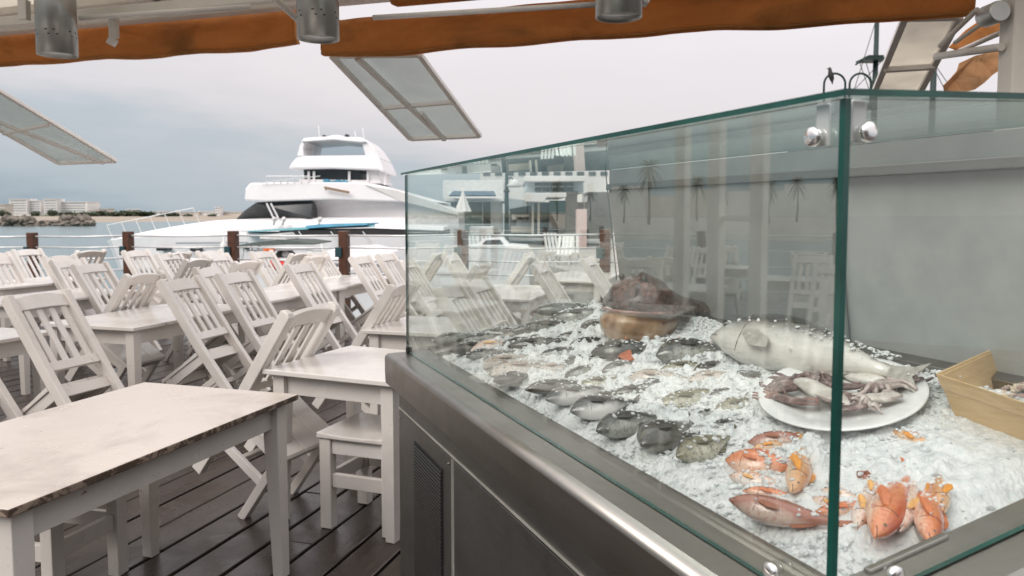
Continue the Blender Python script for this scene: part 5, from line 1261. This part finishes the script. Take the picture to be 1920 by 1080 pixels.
mb = MB(); mb.loft([[c + Vector((x + r_*math.cos(k*math.pi/6), r_*math.sin(k*math.pi/6)*.9, z_)) for k in range(12)] for x, z_, r_ in ((.03, -.17, .006), (.025, -.12, .02), (.015, -.07, .042), (.0, -.01, .050), (-.012, .045, .040), (-.018, .075, .030), (-.022, .10, .030), (-.026, .122, .022), (-.028, .132, .006))])
mb.loft([[c + Vector((-.045 - x, r_*math.cos(k*math.pi/3), .105 + r_*math.sin(k*math.pi/3))) for k in range(6)] for x, r_ in ((0, .010), (.03, .005), (.055, .001))]); mb.build('body', MAT['bird'], bd, ws=True)
mb = MB()
for s_ in (-.015, .015): mb.tube([c + Vector((0, s_, -.05)), c + Vector((-.005, s_, -.105))], .005, 5)
mb.build('legs', MAT['bird'], bd, ws=True)

# ------------------------------------------------------------------ terrace canopy frame: beams, retracted orange awnings, lamps, flaps
VL = G(605, 108, 2.45); a_v = VL.dot(A)
def on_line(px, a): r = ray(px, 60); t = a / r.dot(A); p = r*t; return p.dot(B)
def valance(label, b0, b1, zb, zt, da=0, droop=.035):
    n_ = 160; mb = MB(); fr, bk_ = [], []
    for k in range(n_+1):
        b_ = b0 + (b1-b0)*k/n_; col = []
        for j in range(7):
            f = j/6; bul = .022*math.sin(math.pi*f)**.8 + .020*mnoise.noise(Vector((b_*2.6, f*2.5, da*7+1))) + .014*mnoise.noise(Vector((b_*6, f*2.2 + b_*2, 4)))
            z_ = zb + (zt-zb)*f + (1-f)*droop*mnoise.noise(Vector((b_*1.7, da*9, 2)))
            col.append(AB(a_v + da - bul, b_, z_))
        fr.append(col)
    for k in range(n_):
        for j in range(6):
            for off in (0,):
                pass
    ring = [c + [p + A*(.045 - .01*abs(i-3)/3) for i, p in enumerate(c)][::-1] for c in fr]
    mb.loft(ring, True); o = mb.build('rolled_awning', MAT['tarp']); hem = MB(); hem.tube([c[0] + Z*.012 - A*.004 for c in fr], .009, 8); hem.build('hem', MAT['tarp'], o)
    o.location = (0, 0, 0); tag(o, label, 'awning', 'orange awnings rolled up under the canopy beam'); return o
ZL = 2.535
bL1 = on_line(556, a_v); bR0 = on_line(604, a_v); bR1 = on_line(1827, a_v)
valance('orange rolled up awning hanging across the upper left, stained dark', -7.5, bL1, ZL, ZL + .23)
valance('long orange rolled up awning hanging across the upper right to the column', bR0, bR1, 2.45, 2.45 + .22)
bm_ = empty('canopy_beam', AB(a_v - .2, 0, 2.7)); tag(bm_, 'white metal beam and gutter carrying the awnings', 'beam')
mb = MB(); p = AB(a_v - .16, -9, 2.73); mb.obox(p, B*16, A*.10, Z*.12); mb.build('front_beam', MAT['wmetal'], bm_, ws=True, bevel=.008)
mb = MB(); mb.obox(AB(a_v - .42, -9, 2.69), B*16, A*.05, Z*.06); mb.obox(AB(a_v - .30, -9, 2.80), B*16, A*.06, Z*.05); mb.build('awning_rails', MAT['wmetal'], bm_, ws=True, bevel=.006)
mb = MB(); mb.obox(AB(a_v - .13, bR0 + .5, 2.70), B*(bR1 - bR0 - .6), A*.11, Z*.20); mb.build('rolled_fabric', MAT['tarp'], bm_, ws=True, bevel=.04)
mb = MB(); mb.obox(AB(a_v - 1.5, -9, 2.93), B*16, A*1.5, Z*.03); mb.build('roof_sheet', MAT['film_white'], bm_, ws=True)
mb = MB()
for b_ in (-6.5, -5.0, -3.55, -2.2, -.7, .8, 2.2, 3.6):
    mb.obox(AB(a_v - 1.5, b_, 2.80), B*.05, A*1.36, Z*.09)
mb.build('rafters', MAT['wmetal'], bm_, ws=True, bevel=.004)
mb = MB(); p = D(213, 30, 4.9); q = D(214, 72, 4.95); mb.bar(p, q, .045, .05, Vector((0, 1, 0))); mb.bar(q, D(207, 84, 4.95), .045, .05, Vector((0, 1, 0))); mb.bar(D(45, 0, 4.6), D(46, 38, 4.6), .05, .05, Vector((0, 1, 0))); mb.build('brackets', MAT['wmetal'], bm_, ws=True, bevel=.004)
mb = MB(); mb.tube([D(505, -12, 4.3), D(560, 38, 4.5)], .020, 10); mb.tube([D(1172, 5, 3.75), D(700, 33, 4.2)], .014, 8); mb.tube([D(150, 34, 4.6), D(470, 12, 4.3)], .014, 8); mb.build('brace_tubes', MAT['wmetal'], bm_, ws=True)
mb = MB(); mb.tube([D(1210, -6, 3.7), D(1202, 6, 3.7)], .03, 10); mb.build('bolt', MAT['wmetal'], bm_, ws=True)
lk = None
for px, py, d, lab in ((108, 104, 4.6, 'grey cylinder lamp at the far upper left before the orange awning'), (597, 74, 4.1, 'grey cylinder lamp in the gap between the two orange awnings'), (1160, 33, 3.68, 'grey cylinder lamp cut by the top edge, before the long awning')):
    p = D(px, py, d)
    if lk is None:
        lk = c = empty('cylinder_lamp')
        mb = MB(); R0 = .108; mb.lathe([(R0-.008, .012), (R0-.004, 0), (R0, 0), (R0, .60), (.02, .605)], seg=40); bdy = mb.build('housing', MAT['lampmetal'], c)
        mb = MB(); mb.lathe([(.001, .010), (R0-.010, .010), (R0-.010, .022), (.001, .022)], seg=32); mb.build('lamp_glass', MAT['lampglass'], c)
        mb = MB()
        for k in range(16):
            for zz, dh in ((.125, 0), (.100, .35)):
                a_ = 2*math.pi*(k+dh)/16
                if k % 3 != 2: mb.obox(Vector((R0*math.cos(a_), R0*math.sin(a_), zz)) - Vector((-math.sin(a_), math.cos(a_), 0))*.006 - Vector((math.cos(a_), math.sin(a_), 0))*.004, Vector((-math.sin(a_), math.cos(a_), 0))*.012, Vector((math.cos(a_), math.sin(a_), 0))*.0048, Z*.006)
        mb.build('vent_slots', MAT['black'], bdy)
    else: c = copy_tree(lk)
    c.location = p; tag(c, lab, 'lamp', 'cylinder lamps under the canopy')
# translucent flaps tilted outwards
def flap(label, tl, tr, br, bl, d_top, d_bot, film, bars, frame='wmetal', name='canopy_flap'):
    P = [D(*tl, d_top[0]), D(*tr, d_top[1]), D(*br, d_bot[1]), D(*bl, d_bot[0])]
    nr = (P[1]-P[0]).cross(P[3]-P[0]).normalized()
    r = empty(name, P[0]); tag(r, label, 'awning flap', 'tilted film flaps of the canopy')
    mb = MB(); mb.prism(P, nr*.003); mb.build('film', MAT[film], r, ws=True)
    mb = MB()
    def fr(p, q, w_=.035, h_=.03): mb.bar(p - nr*.016, q - nr*.016, w_, h_, nr)
    fr(P[0], P[3]); fr(P[1], P[2]); fr(P[3], P[2]); fr(P[0], P[1])
    mb.build('frame', MAT[frame], r, ws=True, bevel=.003)
    mb = MB()
    def pt(u, v): return (P[0]*(1-u) + P[1]*u)*(1-v) + (P[3]*(1-u) + P[2]*u)*v
    for (u0, v0), (u1, v1), w_ in bars: mb.bar(pt(u0, v0) - nr*.034, pt(u1, v1) - nr*.034, w_, .03, nr)
    mb.build('glazing_bars', MAT[frame], r, ws=True, bevel=.003)
flap('greenish clear film flap tilted out, hanging below the middle of the awnings', (622, 100), (787, 98), (900, 251), (770, 257), (5.0, 4.9), (6.25, 6.1), 'film', [((.30, .0), (.50, 1), .035), ((.62, 0), (.50, 1), .02) if False else ((.5, .62), (.5, 1), .02), ((0, .55), (1, .50), .022)])
flap('greenish clear film flap tilted out, cut by the left picture edge', (-200, 125), (-95, 110), (218, 299), (110, 303), (5.9, 5.8), (7.3, 7.15), 'film', [((.0, .3), (.80, 1), .03), ((0, .62), (1, .56), .022)])
flap('film flap coloured as if lit white at the upper right, beside the column', (1697, 28), (1800, 26), (1723, 173), (1638, 173), (4.0, 3.92), (5.1, 5.0), 'film_white', [((0, .58), (1, .54), .03)])
col = empty('canopy_column', Vector((D(1892, 400, 3.3).x, 3.3, 0))); tag(col, 'cream square column at the right edge behind the display case', 'column')
mb = MB(); x_ = D(1892, 400, 3.3).x; mb.box(x_-.04, x_+.055, 3.26, 3.36, 0, 3.2); mb.box(x_+.056, x_+.12, 3.30, 3.40, 0, 3.2); mb.build('shaft', MAT['creammetal'], col, ws=True, bevel=.008)
mb = MB(); mb.tube([D(1755, 106, 3.9), D(1878, 88, 3.3)], .017, 12); mb.tube([D(1762, 86, 3.9), D(1832, 18, 3.5)], .012, 8); mb.tube([D(1790, 80, 3.9), D(1862, 30, 3.6)], .010, 8); mb.tube([D(1800, 95, 4.3), D(1875, 62, 3.9)], .014, 8); mb.build('brace_tubes', MAT['creammetal'], col, ws=True)
mb = MB(); c = D(1862, 26, 3.3); mb.loft([[c + Vector((.045*math.cos(k*math.pi/8)*r_, -.05 + y_, .045*math.sin(k*math.pi/8)*r_)) for k in range(16)] for y_, r_ in ((0, .9), (.01, 1), (.1, 1), (.11, .9))]); mb.build('junction_box', MAT['lampmetal'], col, ws=True)
# hanging loose fabric by the column
TD = 4.6; mb = MB(); out = [(1800, 118), (1830, 104), (1880, 92), (1880, 128), (1862, 140), (1845, 156), (1828, 168), (1800, 176), (1772, 172), (1770, 160), (1784, 146), (1796, 132)]
mb.prism([D(x, y, TD + .05*mnoise.noise(Vector((x*.05, y*.03, 0)))) for x, y in out], Vector((0, .012, 0))); o = mb.build('loose_awning_cloth', MAT['tarp2']); tag(o, 'pale orange loose cloth flapping beside the cream column', 'awning cloth')
mb = MB(); mb.prism([D(x, y, TD - .25) for x, y in ((1780, 88), (1812, 56), (1850, 30), (1878, 40), (1878, 66), (1836, 82), (1800, 96))], Vector((0, .012, 0))); o = mb.build('awning_end_cloth', MAT['tarp']); tag(o, 'darker orange awning end showing between tubes at the column', 'awning cloth')

# ------------------------------------------------------------------ far shore on the left
mb = MB(); n_ = 60; near, mid, far = [], [], []
for k in range(n_+1):
    az = R(-88 + 70*k/n_); dr = Vector((math.sin(az), math.cos(az), 0))
    w_ = 20*mnoise.noise(Vector((k*.35, 2, 0)))
    near.append(dr*(265 + w_ + 1.2*max(0, k-38)**1.35) + Z*-1.9); mid.append(dr*(420 + w_) + Z*-1.35); far.append(dr*1500 + Z*.6)
mb.loft([near, mid, far], True, 0, False, False); tag(mb.build('beach', MAT['sand'], recalc=True), kind='structure')
mb = MB(); near, far = [], []
lo, hi = [], []
for k in range(n_+1):
    az = R(-88 + 86*k/n_); dr = Vector((math.sin(az), math.cos(az), 0)); h_ = 1.0 + 3*mnoise.noise(Vector((k*.33, 7, 0)))
    near.append(dr*(640 if k < 45 else 900) + Z*-1.9); far.append(dr*1000 + Z*(1.6 + max(0, h_))); lo.append(dr*2400 + Z*4)
mb.loft([near, far, lo], True, 0, False, False); tag(mb.build('hills', MAT['scrub']), kind='structure')
# breakwater: heaped rocks, uncountable at this distance
RV, RF = [], []
for _ in range(900):
    x = random.choice((random.uniform(-60, 62), random.uniform(-60, 62), random.uniform(118, 172), random.uniform(118, 172), random.uniform(60, 165)))
    p = D(x, 425, 205 + random.uniform(-5, 5)); hump = 1.4 if (10 < x < 60 or 118 < x < 165) else .7
    if x > 172: hump = .4
    p.z = -1.9 + random.uniform(0, 1.0)*hump*1.6; chunk(p, random.uniform(.6, 1.2), RV, RF)
for _ in range(700):
    p = D(random.uniform(-900, -60), 425, 205 + random.uniform(-6, 6)); p.z = -1.9 + random.uniform(0, 2.0); chunk(p, random.uniform(.7, 1.3), RV, RF)
me = bpy.data.meshes.new('breakwater_rocks'); me.from_pydata(RV, [], RF); me.materials.append(MAT['rock']); o = bpy.data.objects.new('breakwater_rocks', me); C.objects.link(o)
tag(o, 'dark heaped rocks of the breakwater along the far water line', 'rocks', kind='stuff')
# hotels and houses
def far_house(label, x0, x1, ytop, d, mat='plaster', floors=4, name='seafront_house', step=None, base=-2.5, ncol=6):
    p, q = D(x0, ytop, d), D(x1, ytop, d); dep = (q.x - p.x)*.6 + 6
    r = empty(name, Vector(((p.x+q.x)/2, p.y, base))); tag(r, label, 'building', 'buildings along the far shore')
    mb = MB(); mb.box(p.x, q.x, p.y, p.y+dep, base, p.z); mb.build('wall', MAT[mat], r, ws=True)
    mb = MB(); mb.box(p.x-.4, q.x+.4, p.y-.4, p.y+dep, p.z, p.z+.5); mb.build('roof', MAT[mat], r, ws=True)
    h_ = (p.z - base - 3)/floors
    if h_ > 1:
        for f in range(floors):
            mb = MB(); w1 = (q.x - p.x); mb.box(p.x + w1*.06, q.x - w1*.06, p.y-.15, p.y+.2, base + 3.6 + h_*f, base + 3.6 + h_*(f+.45))
            mb.build('balcony_shade_band', MAT['greyroof'], r, ws=True)  # grey strip per floor: windows, with balcony shade put into the colour
    return r
for a_ in (('large white hotel with two blocks, tallest on the far shore at left', 17, 50, 374, 700, 'plaster', 6, 'seafront_hotel'), ('white hotel wing joined to the tall one by a glassy middle', 48, 76, 377, 704, 'plaster', 6, 'seafront_hotel'),
           ('second white hotel block with a stepped roof on the far shore', 82, 106, 374, 700, 'plaster', 6, 'seafront_hotel'), ('long pale green hotel wing right of the second block', 106, 163, 379, 708, 'plaster', 5, 'seafront_hotel'),
           ('cream house at the extreme left end of the far shore', -14, 8, 384, 660, 'plaster2', 4, 'seafront_house'), ('small pale house among trees right of the hotels', 186, 203, 392, 720, 'plaster2', 3, 'seafront_house'),
           ('low white row house on the far shore above the second post', 236, 253, 393, 740, 'plaster', 3, 'seafront_house'), ('small white block on the far shore, right of the dark trees', 287, 307, 397, 700, 'plaster', 2, 'seafront_house'),
           ('long cream low building on the far shore left of the yacht', 330, 372, 398, 760, 'plaster2', 2, 'seafront_house'), ('pale house beside the yacht bow on the far shore', 372, 400, 397, 765, 'plaster', 2, 'seafront_house'),
           ('small white tower house at the shore near the yacht cabin', 403, 412, 389, 760, 'plaster', 3, 'seafront_house'), ('low beige houses by the yacht window on the far shore', 412, 452, 398, 770, 'plaster2', 2, 'seafront_house'),
           ('cream house with flat roof at the dark trees right of the hotels', 166, 184, 395, 700, 'plaster2', 2, 'seafront_house'), ('long white low row behind the shore trees above the second post', 256, 286, 399, 735, 'plaster', 2, 'seafront_house'), ('beige block on the shore between cottage and cream building', 309, 329, 399, 745, 'plaster2', 2, 'seafront_house'),
           ('tiny pale cottage between shore trees', 208, 226, 398, 700, 'plaster2', 2, 'seafront_house'), ('white shed low on the beach under the hotels', 20, 60, 400, 640, 'plaster', 2, 'seafront_house')):
    far_house(*a_)
def crown(mb, c, rx, rz, n_, leaf):
    for _ in range(n_):
        while True:
            v = Vector((random.uniform(-1, 1), random.uniform(-1, 1), random.uniform(-1, 1)))
            if v.length < 1 and v.length > .3: break
        k = 1 + .35*mnoise.noise(v*2 + c*.1)
        p = c + Vector((v.x*rx*k, v.y*rx*k, v.z*rz*k)); s_ = leaf*random.uniform(.6, 1.3)
        q = Matrix.Rotation(random.uniform(0, 6.28), 3, Vector((random.uniform(-1, 1), random.uniform(-1, 1), random.uniform(-1, 1))).normalized())
        mb.bm.faces.new([mb.bm.verts.new(p + q @ Vector(w_)*s_) for w_ in ((-1, -.5, 0), (1, -.5, 0), (.8, .6, .2), (-.7, .7, -.1))])
tree_ks = []
def far_tree(px, ytop, d, rx, label):
    t = D(px, ytop, d); base = -2.2
    h_ = t.z - base
    if len(tree_ks) < 4:
        r = empty('shore_tree'); mb = MB(); mb.tube([(0, 0, 0), (.1, 0, .3), (0, .1, .6)], [.035, .025, .015], 6)
        for k in range(5): a_ = k*1.26; mb.tube([(0, 0, .32 + .04*k), (.25*math.cos(a_), .25*math.sin(a_), .62)], [.015, .006], 5)
        mb.build('trunk', MAT['bark'], r)
        mb = MB(); crown(mb, Vector((0, 0, .62)), .50, .38, 240, .085)
        mb.build('crown', MAT['leaf'], r, recalc=False); tree_ks.append(r); c = r
    else: c = copy_tree(random.choice(tree_ks))
    c.location = (t.x, t.y, base); c.scale = (rx*2, rx*2, h_); c.rotation_euler = (0, 0, random.uniform(0, 6)); tag(c, label, 'tree', 'trees along the far shore')
for px, yt, rx in ((3, 393, 3.5), (12, 398, 3), (66, 396, 3.2), (98, 393, 3.4), (122, 398, 4.5), (132, 397, 4), (143, 399, 4.5), (152, 398, 4), (163, 397, 5), (172, 399, 4), (181, 396, 5), (192, 395, 4.5), (200, 398, 4), (214, 397, 4.5), (230, 395, 5), (240, 396, 4.5), (252, 394, 5), (262, 395, 5), (270, 399, 4), (281, 396, 4), (312, 398, 4), (320, 397, 4), (329, 399, 3), (352, 401, 3), (398, 401, 3), (300, 402, 3)):
    far_tree(px, yt, 600 + random.uniform(-25, 25), rx*1.25, 'dark bushy tree among the houses of the far shore')

# ------------------------------------------------------------------ left shore, seen mirrored in the display glass: palms, houses, pergola
PV_ = None
def palm(p, h_, label):
    global PV_
    if PV_ is None:
        PV_ = r = empty('palm_tree'); mb = MB(); mb.tube([(0, 0, 0), (.04, 0, .35), (.02, .02, .7), (.0, 0, 1)], [.045, .034, .03, .032], 8); mb.build('trunk', MAT['bark'], r)
        mb = MB()
        for k in range(26):
            a_ = k*2.4; el = R(75 - 5.2*k); dr = Vector((math.cos(a_), math.sin(a_), 0)); pts = []
            for j in range(6):
                u = j/5; pts.append(Vector((0, 0, 1)) + dr*(.42*u*math.cos(el*(1-u*.3))) + Z*(.36*u*math.sin(el) - .22*u*u))
            sd_ = Vector((-dr.y, dr.x, 0))
            for j in range(5):
                w0, w1 = .045*math.sin(math.pi*min(.95, .15 + j/6)), .045*math.sin(math.pi*min(.97, .15 + (j+1)/6))
                for s_ in (-1, 1): mb.face([pts[j], pts[j+1], pts[j+1] + sd_*s_*w1 - Z*w1*.6, pts[j] + sd_*s_*w0 - Z*w0*.6])
        mb.build('crown', MAT['palmleaf'], r, recalc=False); c = r
    else: c = copy_tree(PV_)
    c.location = p; c.scale = (h_*.62, h_*.62, h_); c.rotation_euler = (0, 0, random.uniform(0, 6)); tag(c, label, 'palm', 'palms along the left shore')
def polar(azd, d, z=0): return Vector((math.sin(R(azd))*d, math.cos(R(azd))*d, z))
mb = MB(); ring0, ring1, ring2 = [], [], []
for k in range(31):
    az = -140 + 92*k/30; ring0.append(polar(az, 98 + 3*mnoise.noise(Vector((k*.5, 0, 0))), -2.2)); ring1.append(polar(az, 100 + 3*mnoise.noise(Vector((k*.5, 0, 0))), -.2)); ring2.append(polar(az, 420, 2))
mb.loft([ring0, ring1, ring2], True, 0, False, False); tag(mb.build('promenade', MAT['pave']), kind='structure')
for k in range(20):
    palm(polar(-92 + 2.45*k + random.uniform(-.8, .8), random.uniform(106, 150), -.2), random.uniform(5.0, 8.5), 'palm with ragged crown on the left promenade, seen mirrored in the glass')
for k, (az, d, w_, h_, mt) in enumerate(((-85, 110, 22, 7, 'plaster'), (-78, 120, 16, 6, 'plaster2'), (-71, 105, 20, 5, 'plaster'), (-64, 125, 26, 7, 'plaster'), (-57, 115, 15, 5.5, 'plaster2'), (-52, 130, 22, 7, 'plaster'), (-94, 100, 20, 8, 'plaster'))):
    d += 75; p = polar(az, d); yw = Vector((math.cos(R(az)), -math.sin(R(az)), 0)); yd = Vector((math.sin(R(az)), math.cos(R(az)), 0))
    r = empty('promenade_house', p); tag(r, 'pale house on the left promenade, seen mirrored in the glass', 'building', 'houses along the left promenade')
    mb = MB(); mb.obox(p - yw*w_/2 - Z*.5, yw*w_, yd*9, Z*(h_+.5)); mb.build('wall', MAT[mt], r, ws=True)
    mb = MB()
    mb = MB(); mb.obox(p - yw*w_*.5 + Z*h_, yw*w_*.45, yd*6, Z*1.6); mb.build('upper_storey', MAT[mt], r, ws=True)
pg = empty('white_pergola', AB(5.5, -7.5, 0)); tag(pg, 'white post and beam pergola on the left terrace, seen mirrored in the glass', 'pergola')
for px, dd in ((1278, 6.2), (1342, 5.6), (1422, 5.2)):
    r = ray(px, 400); t = (0 - (CP - C0).dot(E2)) / r.dot(E2); g = CP + r*t; rd = r.normalized(); rf = rd - E2*2*rd.dot(E2); p = g + rf*dd
    mb = MB(); mb.box(p.x-.055, p.x+.055, p.y-.055, p.y+.055, 0, 2.75); mb.build('post', MAT['wmetal'], pg, ws=True, bevel=.006)
    if px == 1278: pA = p
    pB = p
mb = MB(); dr = (pB - pA).normalized(); a_, b_ = Vector((pA.x, pA.y, 2.62)) - dr*2, Vector((pB.x, pB.y, 2.62)) + dr*6; mb.bar(a_, b_, .09, .14); a_, b_ = Vector((pA.x, pA.y, 1.45)) + dr*.5, Vector((pB.x, pB.y, 1.45)); mb.bar(a_, b_, .04, .05); mb.build('beam', MAT['wmetal'], pg, ws=True, bevel=.006)

# ------------------------------------------------------------------ the house front behind the viewer
hs = empty('restaurant_front', Vector((0, -7.4, 0))); tag(hs, 'grey restaurant front behind the viewer, mirrored faintly in steel and glass', 'building')
mb = MB(); mb.box(-7, 8, -7.8, -7.4, 0, 3.2); mb.build('wall', simple('grey_render', (.50, .48, .45), .8, 0, .1, .6), hs, ws=True)
for x in (-6.5, -3.2, .4, 3.8):
    mb = MB(); mb.box(x, x+2.4, -7.42, -7.36, .3, 2.5); wi = mb.build('window', MAT['shopdark'], hs, ws=True)
    mb = MB(); mb.box(x-.06, x+2.46, -7.41, -7.33, 2.5, 2.58); mb.box(x+1.17, x+1.23, -7.41, -7.34, .3, 2.5); mb.build('frame', MAT['wmetal'], wi, ws=True)
